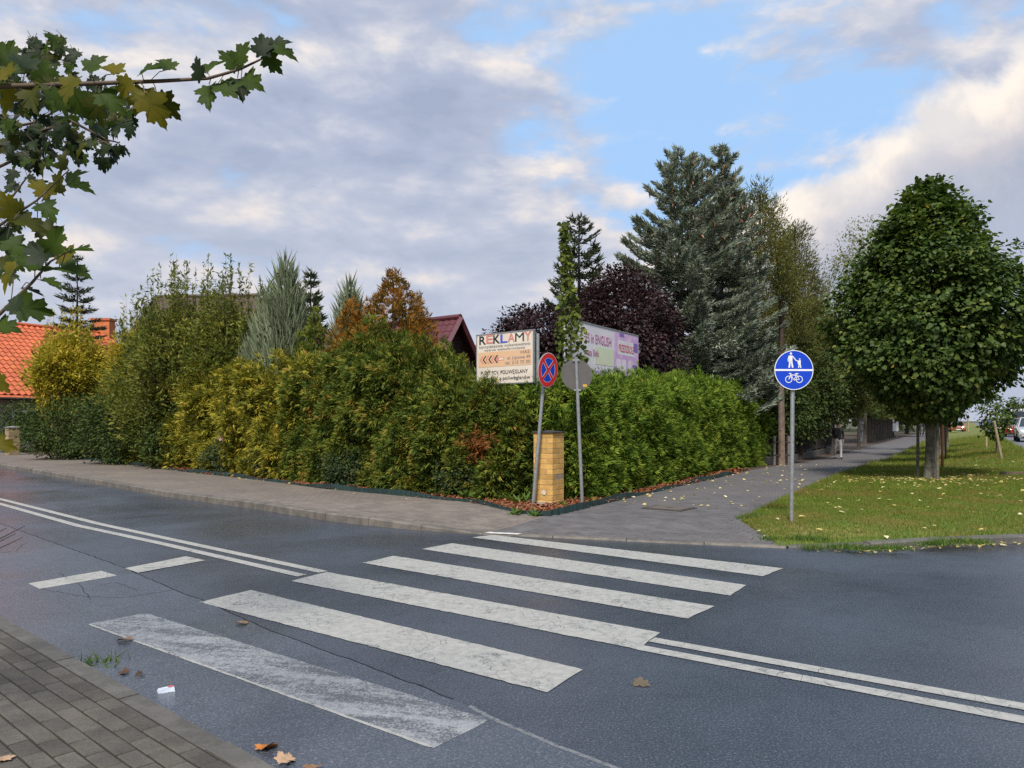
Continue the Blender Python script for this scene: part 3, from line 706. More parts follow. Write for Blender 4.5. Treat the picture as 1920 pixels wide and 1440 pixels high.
whorl_tree('spruce_tree', 'blue spruce with narrow cone-laden top standing just behind the wooden utility pole', at_px(1352, 27.6), zpx(280, 27.6), 2.75, M_spruce, 24, 7, .18, .05, .22, 1.25, dens=115, taper=.7, z0=.2, cones=300, open_=.06)
whorl_tree('spruce_tree', 'slim dark spruce rising between purple plum crowns behind the school banner', at_px(1086, 25.5), zpx(402, 25.5), 2.1, M_spruce_d, 22, 6, .17, .05, .25, 1.0, dens=55, taper=.75, open_=.1)
whorl_tree('fir_tree', 'dark slender fir with tiered branches rising behind the yellow bush', at_px(145, 44), zpx(478, 44), 2.4, M_spruce_d, 19, 7, .26, .06, .08, .8, dens=26, taper=.85, open_=.1)
whorl_tree('spruce_tree', 'small distant spruce tip peeking out between two grey green junipers', at_px(583, 36), zpx(508, 36), 1.6, M_spruce_d, 20, 6, .28, .08, .2, .8, dens=22, taper=.9)
def pine(name, label, base, top, r, prf, z0, m=M_pine, ncl=300, per=44):
    base = Vector(base); root = thing(name, label, 'tree', base)
    trunk(root, base, (base.x, base.y, top - .4), .17, .03, M_bark, bend=.1)
    Pt, out, off = crown_cloud(base, z0, top, prf, ncl, per, .24, shell=.45, lump=.25); n = len(Pt)
    D = unit(off * .8 + out * .3 + rnd(n) * .3 + np.array([0, 0, .45])); sc = .7 + .6 * rng.random(n)
    kind(mk('crown', leaf_mesh('crown', Pt, D, rnd(n), (.2 * sc), .034 * sc, T_SPIKE), m, root, True), 'stuff')
    limbs(root, (base.x, base.y, z0 + .3), [(base.x + math.cos(a) * r * .6, base.y + math.sin(a) * r * .6, z0 + (top - z0) * f) for a, f in zip(np.linspace(0, 11, 9), np.linspace(.1, .85, 9))], .05, M_bark)
    return root
PP = [(0, .5), (.15, .9), (.4, 1), (.7, .62), (.9, .28), (1, .05)]
sc_ = lambda p, k: [(a, b * k) for a, b in p]
pine('pine_tree', 'olive green pine with brown inner needles rising behind the blue spruces', at_px(1425, 33), zpx(345, 33), 2.2, sc_(PP, 2.0), 2.0, ncl=700)
pine('pine_tree', 'loose thin topped pine between the spruces and the bare tree', at_px(1490, 37), zpx(408, 37), 1.6, sc_(PP, 1.5), 2.0, ncl=480)
pine('pine_tree', 'broad low pine with rusty needles overhanging the fence beyond the utility pole', at_px(1530, 40), zpx(560, 40), 2.2, sc_(PP, 2.3), 1.6, ncl=620)

# junipers: upright feathery plumes
def juniper(label, base, top, r, n=5200):
    base = Vector(base); root = thing('juniper_tree', label, 'tree', base)
    trunk(root, base, (base.x, base.y, top - .5), .1, .015, M_bark, bend=.04)
    f = 1 - np.sqrt(rng.random(n)) * .98; a = rng.random(n) * 6.283
    lob = 1 + .22 * np.sin(4 * a + 7 * f) + .12 * np.sin(9 * a - 15 * f)
    pl_i = rng.choice(7, n, p=[.34, .14, .12, .12, .1, .1, .08]); po = rng.random(7) * 6.283; pr_ = np.array([0, .38, .45, .42, .5, .55, .3])[pl_i] * r
    ph_ = np.array([1, .8, .72, .66, .58, .62, .88])[pl_i]; pw = np.array([.72, .5, .5, .5, .52, .5, .45])[pl_i]
    rr = pw * r * (1 - f) ** .8 * lob * (.6 + .4 * rng.random(n)) + .03
    Pt = np.c_[base.x + np.cos(po[pl_i]) * pr_ + np.cos(a) * rr, base.y + np.sin(po[pl_i]) * pr_ + np.sin(a) * rr, base.z + f * ph_ * (top - .25 - base.z)]
    kp = Pt[:, 2] > 2.0; Pt = Pt[kp]; a = a[kp]; n = len(a)
    D = unit(np.c_[np.cos(a) * .38, np.sin(a) * .38, np.ones(n)] + rnd(n) * .17); sc = .6 + .8 * rng.random(n)
    kind(mk('crown', leaf_mesh('crown', Pt, D, rnd(n), .4 * sc, .045 * sc, T_SPIKE), M_juni, root, True), 'stuff')
juniper('taller grey green juniper with a ragged feathery top beside the olive willow', at_px(536, 22.5), zpx(472, 22.5), 2.0, 26000)
juniper('shorter pointed grey green juniper next to the rust coloured thuja', at_px(656, 23.5), zpx(512, 23.5), 1.65, 19000)

def thuja_tree(label, base, top, r, m, n, name='thuja_tree', spray=.2):
    base = Vector(base); root = thing(name, label, 'tree', base)
    trunk(root, base, (base.x, base.y, top - .3), .1, .02, M_bark, bend=.04)
    f = 1 - rng.random(n) ** .6; a = rng.random(n) * 6.283
    lob = 1 + .2 * np.sin(3 * a + 8 * f) + .15 * np.sin(7 * a - 17 * f) + .1 * np.sin(25 * f + 2 * a)
    pl_i = rng.choice(8, n, p=[.34, .12, .1, .1, .1, .09, .08, .07]); po = rng.random(8) * 6.283; pr_ = np.array([0, .4, .5, .45, .55, .6, .35, .65])[pl_i] * r
    ph_ = np.array([1, .86, .78, .8, .68, .7, .92, .62])[pl_i]; pw = np.array([.7, .42, .45, .4, .45, .42, .34, .4])[pl_i]
    rr = pw * r * np.interp(f, [0, .3, .6, .85, 1], [.9, 1, .72, .32, .04]) * lob * (.55 + .45 * rng.random(n))
    Pt = np.c_[base.x + np.cos(po[pl_i]) * pr_ + np.cos(a) * rr, base.y + np.sin(po[pl_i]) * pr_ + np.sin(a) * rr, base.z + f * ph_ * (top - base.z)]
    o_ = np.c_[np.cos(a), np.sin(a), np.zeros(n)]
    D = unit(o_ * .6 + np.array([0, 0, .55]) + rnd(n) * .4); sc = .65 + .7 * rng.random(n)
    kind(mk('crown', leaf_mesh('crown', Pt, D, unit(o_ + rnd(n) * .6), spray * sc, spray * sc, T_SPRAY), m, root, True), 'stuff')
    return root
thuja_tree('rust orange thuja tree with a rounded pointed top behind the hedge', at_px(738, 22), zpx(508, 22), 3.0, M_thuja_orange, 30000, spray=.16)
thuja_tree('light green feathery thuja top beside the maroon roof', at_px(835, 17.6), zpx(640, 17.6), 1.1, M_thuja, 8000, spray=.15)
thuja_tree('green golden tipped conifer shrub between the two junipers', at_px(590, 21.5), zpx(575, 21.5), 1.1, M_thuja, 8000, spray=.15)

# ------------------------------------------------------------------ broadleaved trees
b = Vector(at_px(1140, 22.6)); root = thing('plum_tree', 'dark purple leaved plum tree behind the school banner', 'tree', b)
trunk(root, b, (b.x, b.y, 2.6), .13, .09, M_bark_d)
limbs(root, (b.x, b.y, 2.2), [(b.x + dx_, b.y + dy_, z) for dx_, dy_, z in ((-1.1, .3, 4.4), (.9, .2, 4.6), (.2, -.8, 4.9), (-.2, .9, 5.0), (1.7, .3, 3.4), (-2.3, .2, 4.0))], .06, M_bark_d)
EG = [(0, .35), (.15, .75), (.4, 1), (.65, .95), (.85, .65), (1, .15)]
broadleaf(root, 'crown', (b.x + .35, b.y), 1.7, zpx(512, 22.6), sc_(EG, 1.75), 800, 46, .2, .11, .065, M_plum, lump=.16)
broadleaf(root, 'crown', (b.x - 2.15, b.y + .1), 2.5, zpx(578, 22.6), sc_(EG, 1.3), 330, 44, .18, .11, .065, M_plum, lump=.2)

LD = [(0, .2), (.07, .5), (.18, .84), (.32, 1.0), (.47, .97), (.62, .83), (.77, .6), (.9, .34), (1, .07)]
def linden(label, px, py, top, z0, r, ncl, per, trunk_r=.125, L=.125, group=None, gp=None):
    g = GT(px, py) if gp is None else Vector((*gp, gz(*gp)))
    root = thing('linden_tree', label, 'tree', g)
    trunk(root, (g.x, g.y, g.z - .03), (g.x, g.y, z0 + 1.2), trunk_r, trunk_r * .7, M_bark_g, 12, .03)
    limbs(root, (g.x, g.y, z0 + .5), [(g.x + math.cos(a) * r * .65, g.y + math.sin(a) * r * .65, z0 + (top - z0) * f) for a, f in zip(np.linspace(0, 20, 16), np.linspace(.08, .85, 16))], .045, M_bark_g)
    limbs(root, (g.x, g.y, z0 + 1), [(g.x + .05, g.y, top - .6)], .06, M_bark_g, 'leader')
    broadleaf(root, 'crown', g, z0, top, sc_(LD, r), ncl, per, .15, L, L * .95, M_linden, T_HEART, .55, shell=.46, lump=.22)
    broadleaf(root, 'outer_shoots', g, z0 + .4, top + .12, sc_(LD, r * 1.06), int(ncl * .07), 16, .11, L, L * .95, M_linden, T_HEART, .3, shell=.93, lump=.22)
    return g
LG = linden('dense dark green linden tree with staked trunk on the near grass verge', 1744, 899, zpx(350, 19.2), 1.68, 2.0, 1800, 24, L=.105)
for k, s in enumerate((9.0, 17.5, 26)):
    p = np.array([LG.x, LG.y]) + U * s - UR * .2
    linden(('linden tree with its trunk just beyond the staked linden', 'linden tree near the narrow cross path on the verge', 'linden tree on the verge beside the queue of dark cars')[k], 0, 0, 7.0 - .3 * k, 1.9, 1.9, 260, 22, .11, .15, gp=p)
# birch, bare tree
b = Vector(at_px(1618, 58)); root = thing('birch_tree', 'pale yellowish drooping birch behind the linden crown', 'tree', b)
trunk(root, b, (b.x, b.y, 14), .22, .05, pmat('birch_bark', (.45, .43, .4), (.12, .11, .1), 6, .8))
limbs(root, (b.x, b.y, 6), [(b.x + math.cos(a) * 1.8, b.y + math.sin(a) * 1.8, z) for a, z in zip(np.linspace(0, 15, 12), np.linspace(8, 15.5, 12))], .05, M_bark)
broadleaf(root, 'crown', b, 6.0, zpx(412, 58), sc_(EG, 2.9), 230, 34, .38, .22, .10, M_birch, T_LEAF, .8, shell=.4, lump=.3, flat=1.3)
def bare_tree(label, base, top, spread, n, m, r0=.07, cat='tree', name='bare_tree'):
    base = Vector(base); root = thing(name, label, cat, base); mb = MB()
    hgt = top - base.z
    MB().tube([base, base + Vector((.05, 0, hgt * .45)), base + Vector((0, .05, hgt * .8))], [r0, r0 * .7, r0 * .3], 7).build('trunk', m, root, True)
    for k in range(n):
        f = .3 + .5 * rng.random(); a = rng.random() * 6.283
        p = base + Vector((0, 0, hgt * f)); q = p + Vector((math.cos(a) * spread * (.4 + .6 * rng.random()), math.sin(a) * spread * .7, hgt * (1 - f) * (.6 + .4 * rng.random())))
        mid = p.lerp(q, .5) + Vector((0, 0, -.1 * hgt * .3)); mb.tube([p, mid, q], [r0 * .3, r0 * .18, r0 * .06], 4, cap=False)
        for j in range(4):
            c_ = mid.lerp(q, rng.random()); e = c_ + Vector((rng.normal() * spread * .25, rng.normal() * spread * .2, abs(rng.normal()) * spread * .3))
            mb.tube([c_, e], [r0 * .1, r0 * .04], 3, cap=False)
    kind(mb.build('branches', m, root, True), 'stuff'); return root
bare_tree('leafless tree with thin upswept twigs between pines and birch', at_px(1530, 52), zpx(480, 52), 2.2, 26, M_bark, .1)

# climber-clad sapling in front of the banner
b = Vector(at_px(1071, 15.2)); root = thing('sapling', 'thin leafy sapling wrapped in green climber in front of the school banner', 'tree', b)
tp = zpx(418, 15.2)
MB().tube([b, (b.x + .02, b.y, 2.5), (b.x - .05, b.y, 4.2), (b.x - .15, b.y, tp)], [.035, .025, .015, .005], 6).build('trunk', M_twig, root, True)
n = 900; f = rng.random(n) ** 1.35; z = 2.1 + (tp - 2.1) * f; rr = np.interp(f, [0, .35, .6, 1], [.36, .32, .16, .07]) * np.sqrt(rng.random(n)); a = rng.random(n) * 6.283
Pt = np.c_[b.x + .06 - f * .2 + np.cos(a) * rr, b.y + np.sin(a) * rr, z]
kind(mk('crown', leaf_mesh('crown', Pt, unit(rnd(n) * .6 + np.array([0, 0, -.5])), unit(rnd(n) * .6 + np.array([0, -.6, .6])), .1, .085, T_HEART), M_vine, root, True), 'stuff')

# whip shrubs: stems with leaves along them
def whip_shrub(name, label, base, top, r, nst, per, m, L, W, fan=.9, base_r=.5, stem=.012, low=.12, body=.74, zlow=.3):
    base = Vector(base); root = thing(name, label, 'shrub', base); mb = MB(); Ps, Ds = [], []
    for k in range(nst):
        a = rng.random() * 6.283; q = math.sqrt(rng.random()); hh = (top - base.z) * (1.02 - .34 * q ** 2) * (.66 + .36 * rng.random())
        b0 = base + Vector((math.cos(a) * base_r * rng.random(), math.sin(a) * base_r * rng.random(), -.05))
        e = base + Vector((math.cos(a) * r * q, math.sin(a) * r * q, hh)); m1 = b0.lerp(e, .5) + Vector((math.cos(a) * r * q * .18, math.sin(a) * r * q * .18, 0))
        mb.tube([b0, m1, e], [stem * 1.6, stem, stem * .25], 4, cap=False)
        s = low + (1 - low) * rng.random(per)
        B0, M1, E = (np.array(v) for v in (b0, m1, e)); s_ = s[:, None]
        pt = (1 - s_) ** 2 * B0 + 2 * s_ * (1 - s_) * (2 * M1 - .5 * (B0 + E)) + s_ ** 2 * E
        pt = pt + rnd(per) * np.array([.17, .17, .12]) * (1.05 - s_)
        Ps.append(pt); Ds.append(unit(np.array([0, 0, .45]) + rnd(per) * .6))
    Pt, D = np.concatenate(Ps), np.concatenate(Ds); n = len(Pt); sc = .6 + .8 * rng.random(n)
    mb.build('stems', M_twig, root, True)
    kind(mk('shoot_leaves', leaf_mesh('shoot_leaves', Pt, D, unit(rnd(n) + np.array([0, -.3, .5])), L * sc, W * sc, T_LEAF), m, root, True), 'stuff')
    broadleaf(root, 'crown', base, base.z + zlow, base.z + (top - base.z) * body, sc_(EG, r * 1.02), int(300 * r), 42, .22, L, W * 1.15, m, T_LEAF, -.25, lump=.25, shell=.4); return root
whip_shrub('willow_shrub', 'big olive green willow shrub with upright whips hiding a brown roof', at_px(352, 25), zpx(478, 25), 2.0, 210, 150, M_willow, .14, .046)
whip_shrub('willow_shrub', 'olive green willow shrub with tall shoots touching the taller juniper', at_px(440, 24.2), zpx(480, 24.2), 1.5, 150, 150, M_willow, .14, .046)
whip_shrub('yellow_shrub', 'golden yellow leaved shrub in front of the orange tiled roof', at_px(130, 31.5), zpx(565, 31.5), 1.3, 150, 75, M_yellow, .15, .06, low=.4, zlow=2.2)
whip_shrub('yellow_shrub', 'airy pale yellow shrub with thin shoots beside the brick chimney', at_px(248, 30.5), zpx(545, 30.5), .8, 60, 70, M_yellow, .14, .05, low=.3, zlow=1.5)

# dark evergreens and roses in front
def shrub(name, label, px, py, top, rpx, m, ncl, per, L, W, depth=.8, tpl=T_LEAF, rc=.13, group=None, z0=.05, flower=None, back=0.0):
    g = GT(px, py); g = g + Vector((0, back, 0)); g.z = float(h(g.x, g.y)) - .02; r = rpx * g.y / F; tz = zpx(top, g.y)
    root = thing(name, label, 'shrub', g, group=group)
    mb = MB()
    for k in range(7):
        a = k * .9; mb.tube([g, g + Vector((math.cos(a) * r * .3, math.sin(a) * r * .3, (tz - g.z) * .45)), g + Vector((math.cos(a) * r * .6, math.sin(a) * r * .6, (tz - g.z) * .8))], [.02, .013, .004], 4, cap=False)
    mb.build('stems', M_twig, root, True)
    broadleaf(root, 'crown', g, g.z + z0, tz, [(0, .45 * r), (.2, .9 * r), (.5, r), (.8, .75 * r), (1, .2 * r)], ncl, per, rc, L, W, m, tpl, .2, shell=.45, lump=.22, sy=depth)
    if flower:
        p = PX(*flower, g.y - r * depth * .9); mb = MB()
        for ring, (rr, zz_) in enumerate(((.05, 0), (.035, .012), (.018, .02))):
            for k in range(6):
                a = k * 1.047 + ring * .5; c_ = np.array(p) + np.array([math.cos(a) * rr, -.02 - zz_, math.sin(a) * rr])
                mb.add([c_ + (-.02, 0, -.02), c_ + (.02, -.01, -.02), c_ + (.02, 0, .02), c_ + (-.02, -.012, .02)], [(0, 1, 2, 3)])
        mb.build('flower', pmat('rose_petals', (.75, .42, .38), (.8, .55, .5), 30, .6), root, True)
shrub('evergreen_shrub', 'dark ivy-like shrub beside the far brick gate pillar', 115, 862, 750, 75, M_dark, 230, 40, .1, .06, rc=.2, back=.7)
shrub('evergreen_shrub', 'large dark arching evergreen below the yellow shrub', 225, 872, 728, 98, M_dark, 300, 42, .1, .055, rc=.2, back=1.0)
shrub('evergreen_shrub', 'dark evergreen bush between arching shrub and yellowish hedge', 310, 880, 742, 60, M_dark, 200, 42, .1, .055, rc=.18, back=.7)
shrub('evergreen_shrub', 'low dark hedge plant under the orange roof eave', 30, 849, 752, 80, M_dark, 220, 38, .12, .06, rc=.2, back=1.6)
shrub('rose_bush', 'low bush with small dull leaves left of the pale stemmed shrub', 205, 864, 815, 34, M_rose, 60, 30, .07, .045, back=.5)
shrub('rose_bush', 'pale stemmed bluish green shrub with flat leaf tiers at the bed edge', 312, 878, 790, 40, M_rose, 80, 32, .07, .045, back=.35, z0=.45)
shrub('rose_bush', 'rose bush with one pale pink flower below the yellowish hedge', 420, 890, 822, 44, M_rose, 90, 32, .065, .045, back=.45, flower=(415, 822))
shrub('rose_bush', 'rounded bluish rose bush against the dark hedge', 505, 900, 830, 46, M_rose, 90, 32, .06, .042, back=.5)
shrub('rose_bush', 'rose bush with reddish shoot tips hanging over the footway edging', 650, 915, 842, 48, M_rose, 110, 32, .06, .042, back=.42)
shrub('rose_bush', 'sparse grey green rose bush under the dead orange branch', 868, 938, 835, 44, M_rose, 80, 30, .055, .04, back=.7)
# leafy weeds at the edging
def weed(px, py, s, label, nl=14):
    g = GT(px, py); root = thing('weed', label, 'weed', g, group='weeds along the bed edging'); a = rng.random(nl) * 6.283
    D = unit(np.c_[np.cos(a), np.sin(a), .35 + .9 * rng.random(nl)]); n = nl
    kind(mk('leaves', leaf_mesh('leaves', np.repeat(np.array(g)[None], n, 0) + rnd(n) * .02, D, np.array([[0, 0, 1.0]]) + rnd(n) * .2, s * (.6 + .6 * rng.random(n)), s * .28, T_LEAF), M_weed, root, True), 'stuff')
for px, py, s in ((527, 897, .3), (552, 902, .25), (588, 908, .3), (690, 908, .35), (705, 920, .22), (745, 912, .25), (782, 922, .26), (820, 928, .25), (868, 936, .3), (893, 938, .34), (912, 930, .22), (950, 938, .3), (968, 944, .28), (985, 942, .24), (965, 966, .2), (1002, 968, .16), (1055, 950, .18), (1180, 930, .14), (1110, 946, .16), (1230, 915, .15)):
    weed(px, py, s, 'fresh green leafy weed at the dark plastic bed edging')

# the row of bare thuja trunks by the path
LABT = ('tall thuja with bare lower trunk closest to the brick fence pillar', 'tall thuja with bare trunk ending the row beside the white notice panel')
for k in range(11):
    f = k / 10; p = PLS + U * (38 + 22 * f) - UR * .9; z = gz(*p); hh = 8.3 - .6 * (k % 3) - .9 * f
    root = thing('thuja_tree', LABT[0] if k == 0 else (LABT[1] if k == 10 else 'tall thuja with bare lower trunk in the middle of the row beside the path'), 'tree', (p[0], p[1], z), group='row of thujas along the path')
    MB().tube([(p[0], p[1], z - .05), (p[0] + .05, p[1], z + 2), (p[0], p[1], z + hh * .8)], [.14, .11, .03], 7).build('trunk', M_bark, root, True)
    n = 1500; q = 1 - rng.random(n) ** .7; a = rng.random(n) * 6.283; rr = 1.45 * np.interp(q, [0, .2, .6, 1], [.8, 1, .75, .1]) * (.55 + .45 * rng.random(n)) * (1 + .25 * np.sin(3 * a + 9 * q + k))
    Pt = np.c_[p[0] + np.cos(a) * rr, p[1] + np.sin(a) * rr, z + 1.95 + q * (hh - 1.95)]
    D = unit(np.c_[np.cos(a) * .5, np.sin(a) * .5, rng.random(n) * .8 - .5] + rnd(n) * .35)
    kind(mk('crown', leaf_mesh('crown', Pt, D, rnd(n), .34, .3, T_SPRAY), M_pine if k % 3 else M_dark, root, True), 'stuff')
# more garden trees filling behind the fence
for px, Y, top, r, m, lab in ((1500, 33, 640, 1.5, M_dark, 'dark bushy tree behind the iron fence'), (1560, 38, 600, 1.9, M_dark, 'dark tree overhanging the brick fence pillar'), (1610, 44, 590, 2.0, M_pine, 'brownish green tree behind the walking pedestrian'),
                              (1440, 29, 660, 1.3, M_dark, 'dark tree crown just behind the utility pole')):
    b = Vector(at_px(px, Y)); root = thing('garden_tree', lab, 'tree', b); trunk(root, b, (b.x, b.y, 2.5), .1, .06, M_bark_d)
    broadleaf(root, 'crown', b, .9 if Y < 36 else 2.5, zpx(top, Y), sc_(EG, r), 330, 30, .25, .14, .08, m, lump=.2)
# far-off wood closing the road
Pw = []; Nn = 9000
a = R(20) + R(22) * rng.random(Nn); d = 130 + 60 * rng.random(Nn); hh = (5.5 + 3.5 * np.sin(a * 60) ** 2 + 3 * np.sin(a * 23 + 1) ** 2) * np.sqrt(rng.random(Nn))
Pt = np.c_[np.sin(a) * d, np.cos(a) * d, hh - .1]; keep = ~((lat(Pt[:, 0], Pt[:, 1]) > -3.2) & (lat(Pt[:, 0], Pt[:, 1]) < 14))
far = mk('far_wood', leaf_mesh('far_wood', Pt[keep], rnd(keep.sum()), rnd(keep.sum()), 1.3, .9, T_LEAF), M_fartree)
tag(kind(far, 'stuff'), 'hazy dark green wood closing off the far end of the road', 'trees')
a = R(-44) + R(64) * rng.random(Nn); d = 95 + 40 * rng.random(Nn); hh = (5 + 2.5 * np.sin(a * 40) ** 2) * np.sqrt(rng.random(Nn))
far = mk('far_wood', leaf_mesh('far_wood', np.c_[np.sin(a) * d, np.cos(a) * d, hh - .1], rnd(Nn), rnd(Nn), 1.3, .9, T_LEAF), M_fartree)
tag(kind(far, 'stuff'), 'far-off dark tree belt behind the gardens and houses', 'trees')
for k, (px, Y, top) in enumerate(((1905, 120, 715), (1880, 150, 735), (1935, 100, 700), (1850, 170, 745), (1700, 95, 690), (1672, 80, 680))):
    b = at_px(px, Y); z0_ = b[2] if px < 1800 else .2; b = Vector((b[0], b[1], z0_))
    if px > 1800: b += Vector((*(UR * 9), 0))
    root = thing('roadside_tree', ('distant tree beyond the queue of cars' if px > 1800 else 'distant tree beside the far end of the path'), 'tree', b, group='distant trees along the ' + ('road' if px > 1800 else 'path'))
    trunk(root, b, (b.x, b.y, 4), .2, .1, M_bark_d); broadleaf(root, 'crown', b, 1.8, zpx(top, Y), sc_(EG, 3.6), 120, 24, .6, .5, .35, M_fartree, lump=.25)

# ------------------------------------------------------------------ lawn
f = rng.random(260000); g_ = rng.random(260000)
i0 = (f ** 1.0 * 88.99); ii = i0.astype(int); fr = (i0 - ii)[:, None]
PA = VA[ii] * (1 - fr) + VA[ii + 1] * fr; PB = VB[ii] * (1 - fr) + VB[ii + 1] * fr
XY = PA * (1 - g_[:, None]) + PB * g_[:, None]; Y = XY[:, 1]
seg = np.linalg.norm(PB - PA, axis=1); keep = (rng.random(len(Y)) < np.clip(seg / 6, .15, 1) * np.clip(16 / Y, .25, 1) ** 1.3) & (Y < 75)
dcp = (XY - c0) @ UR; dcu = (XY - c0) @ U; keep &= ~((dcu > -.05) & (dcu < 1.55) & (dcp > -.5))
for px, py in ((1484, 978),): keep &= np.hypot(XY[:, 0] - GT(px, py).x, XY[:, 1] - GT(px, py).y) > .03
XY = XY[keep]; n = len(XY); Z = h(XY[:, 0], XY[:, 1])
edge_ = np.minimum(g_[keep], 1 - g_[keep]) < .04
Lb = (.035 + .035 * rng.random(n) + .03 * (rng.random(n) < .06)) * (1 + .5 * edge_) * np.clip(XY[:, 1] / 14, 1, 2.4)
M_grass = leafmat('grass_blades', [(0, (.25, .19, .065)), (.32, (.21, .185, .045)), (.54, (.105, .16, .022)), (.78, (.16, .22, .032)), (1, (.34, .29, .09))], .75, .35, .6)
kind(tag(mk('grass', leaf_mesh('grass', np.c_[XY, Z - .004], unit(np.array([0, 0, 1.0]) + rnd(n) * .42), rnd(n), Lb, .009 * np.clip(XY[:, 1] / 12, 1, 2.6), T_BLADE), M_grass), 'short green and yellowish grass covering the verge', 'grass'), 'stuff')
# taller tufts against the kerbs
n = 2600; a_ = rng.random(n); tf = rng.integers(0, 16, n); tc_ = [GT(*p) for p in ((1500, 1011), (1520, 1013), (1545, 1015), (1400, 972), (1418, 968), (1575, 1027), (1600, 1029), (1640, 1030), (1680, 1029), (1745, 1021), (1770, 1018), (1800, 1016), (1835, 1019), (1530, 1028), (262, 1150), (1450, 1012))]
tc_ = np.array([list(q) for q in tc_]); tc_[14] = (*G(185, 1243), 0)
Pt = (tc_[tf] + rnd(n) * np.array([.09, .05, 0]))[(tf != 14) | (rng.random(n) < .35)]; n = len(Pt)
kind(tag(mk('grass', leaf_mesh('grass', Pt, unit(np.array([0, 0, .7]) + rnd(n) * .6), rnd(n), .05 + .06 * rng.random(n), .012, T_BLADE), M_weed), 'longer green grass tufts growing along the kerb stones', 'grass'), 'stuff')

# fallen leaves and bark mulch
M_fall = leafmat('fallen_leaves', [(0, (.40, .30, .12)), (.5, (.62, .50, .16)), (.8, (.70, .62, .40)), (1, (.45, .22, .08))], 3, .2, .1)
def litter(name, label, pts, L, m=M_fall, zoff=.012, tpl=T_HEART, flat=.25):
    pts = np.array(pts); n = len(pts); Z = h(pts[:, 0], pts[:, 1]) + zoff + rng.random(n) * .01; a = rng.random(n) * 6.283
    o = mk(name, leaf_mesh(name, np.c_[pts, Z], np.c_[np.cos(a), np.sin(a), rng.normal(size=n) * .2], np.array([[0, 0, 1.0]]) + rnd(n) * flat, L * (.6 + .7 * rng.random(n)), L * .7, tpl), m)
    return kind(tag(o, label, 'leaves'), 'stuff')
q = []
for _ in range(520):
    a, r_ = rng.random() * 6.283, abs(rng.normal()) * 1.5 + .1; q.append((LG.x + math.cos(a) * r_ * 1.5 - .3, LG.y + math.sin(a) * r_ * .8 - .4))
for _ in range(160): q.append(tuple(VA[0] * 0 + (VA[(k := rng.integers(0, 85))] * (1 - (e := rng.random())) + VB[k] * e)))
q = [p for p in q if lat(*p) > .1 or p[1] < 19]
litter('fallen_leaves', 'pale yellow fallen leaves scattered around the linden on the grass', q, .085, zoff=.035)
q = []
for _ in range(150):
    s = rng.random() ** 1.2 * 16; q.append(tuple(CORNER + U * (2 + s) + UR * (.1 + 2.3 * rng.random() ** 1.8)))
litter('fallen_leaves', 'pale dry fallen leaves scattered on the grey path beside the hedge', q, .07)
q = [tuple(E_L[3] + (E_L[8] - E_L[3]) * rng.random() - NS * (.05 + .5 * rng.random() ** 2)) for _ in range(70)]
litter('fallen_leaves', 'dry leaves lying along the bed edge of the side footway', q, .06)
q = []
for _ in range(110):
    k = rng.integers(0, 5); e = rng.random(); p = K_R[k] * (1 - e) + K_R[k + 1] * e; q.append((p[0] + rng.normal() * .03, p[1] - .06 - .1 * rng.random()))
o = litter('fallen_leaves', 'brown and pale leaves gathered in the gutter at the verge kerb', q, .07, zoff=0); o.location.z = -.055
M_mulch = leafmat('bark_mulch', [(0, (.10, .035, .018)), (.5, (.20, .075, .035)), (.85, (.29, .12, .06)), (1, (.36, .22, .13))], 4, .0, .2, .9)
q = []
for pl, sgn in ((E_L[3:], 1), (E_R[:-1], 1)):
    at, LEN = frame_of(pl); m_ = 9000; s = rng.random(m_) * LEN; xy, d = at(s); l_ = .03 + .75 * rng.random(m_)
    q.append(xy + np.c_[-d[:, 1], d[:, 0]] * l_[:, None])
Pt = np.concatenate(q); n = len(Pt); a = rng.random(n) * 6.283; sc = np.clip(Pt[:, 1] / 13, 1, 2)
o = mk('bark_mulch', leaf_mesh('bark_mulch', np.c_[Pt, h(Pt[:, 0], Pt[:, 1]) + .01 + .035 * rng.random(n)], np.c_[np.cos(a), np.sin(a), rng.normal(size=n) * .3], np.array([[0, 0, 1.0]]) + rnd(n) * .5, .06 * sc, .022 * sc, T_CHIP), M_mulch)
kind(tag(o, 'reddish brown bark mulch in the bed under the hedges', 'mulch'), 'stuff')
# plastic bed edging
M_edge = pmat('green_plastic_edging', (.012, .028, .026), (.02, .045, .042), 3, .5)
at, LEN = frame_of(E_L[2:] + E_R[1:-1]); s = np.arange(0, LEN, .07); xy, d = at(s); nr = np.c_[-d[:, 1], d[:, 0]]
mb = MB(); vs = []; i0_ = 0
for k in range(len(s)):
    wv = .012 * (1 if k % 2 else -1) + .025 * math.sin(s[k] * 1.3); x, y = xy[k] + nr[k] * wv; z = float(h(x, y)); ht = .085 + .03 * math.sin(s[k] * .9) + .02 * math.sin(s[k] * 2.7)
    vs += [(x, y, z - .03), (x, y, z + ht), (x + nr[k][0] * .01, y + nr[k][1] * .01, z + ht), (x + nr[k][0] * .01, y + nr[k][1] * .01, z - .03)]
mb.add(vs, [(4 * k + j, 4 * k + 4 + j, 4 * k + 5 + j, 4 * k + 1 + j) for k in range(len(s) - 1) for j in range(3)])
tag(mb.build('bed_edging', M_edge), 'wavy dark green plastic bed edging around the hedge corner', 'edging')

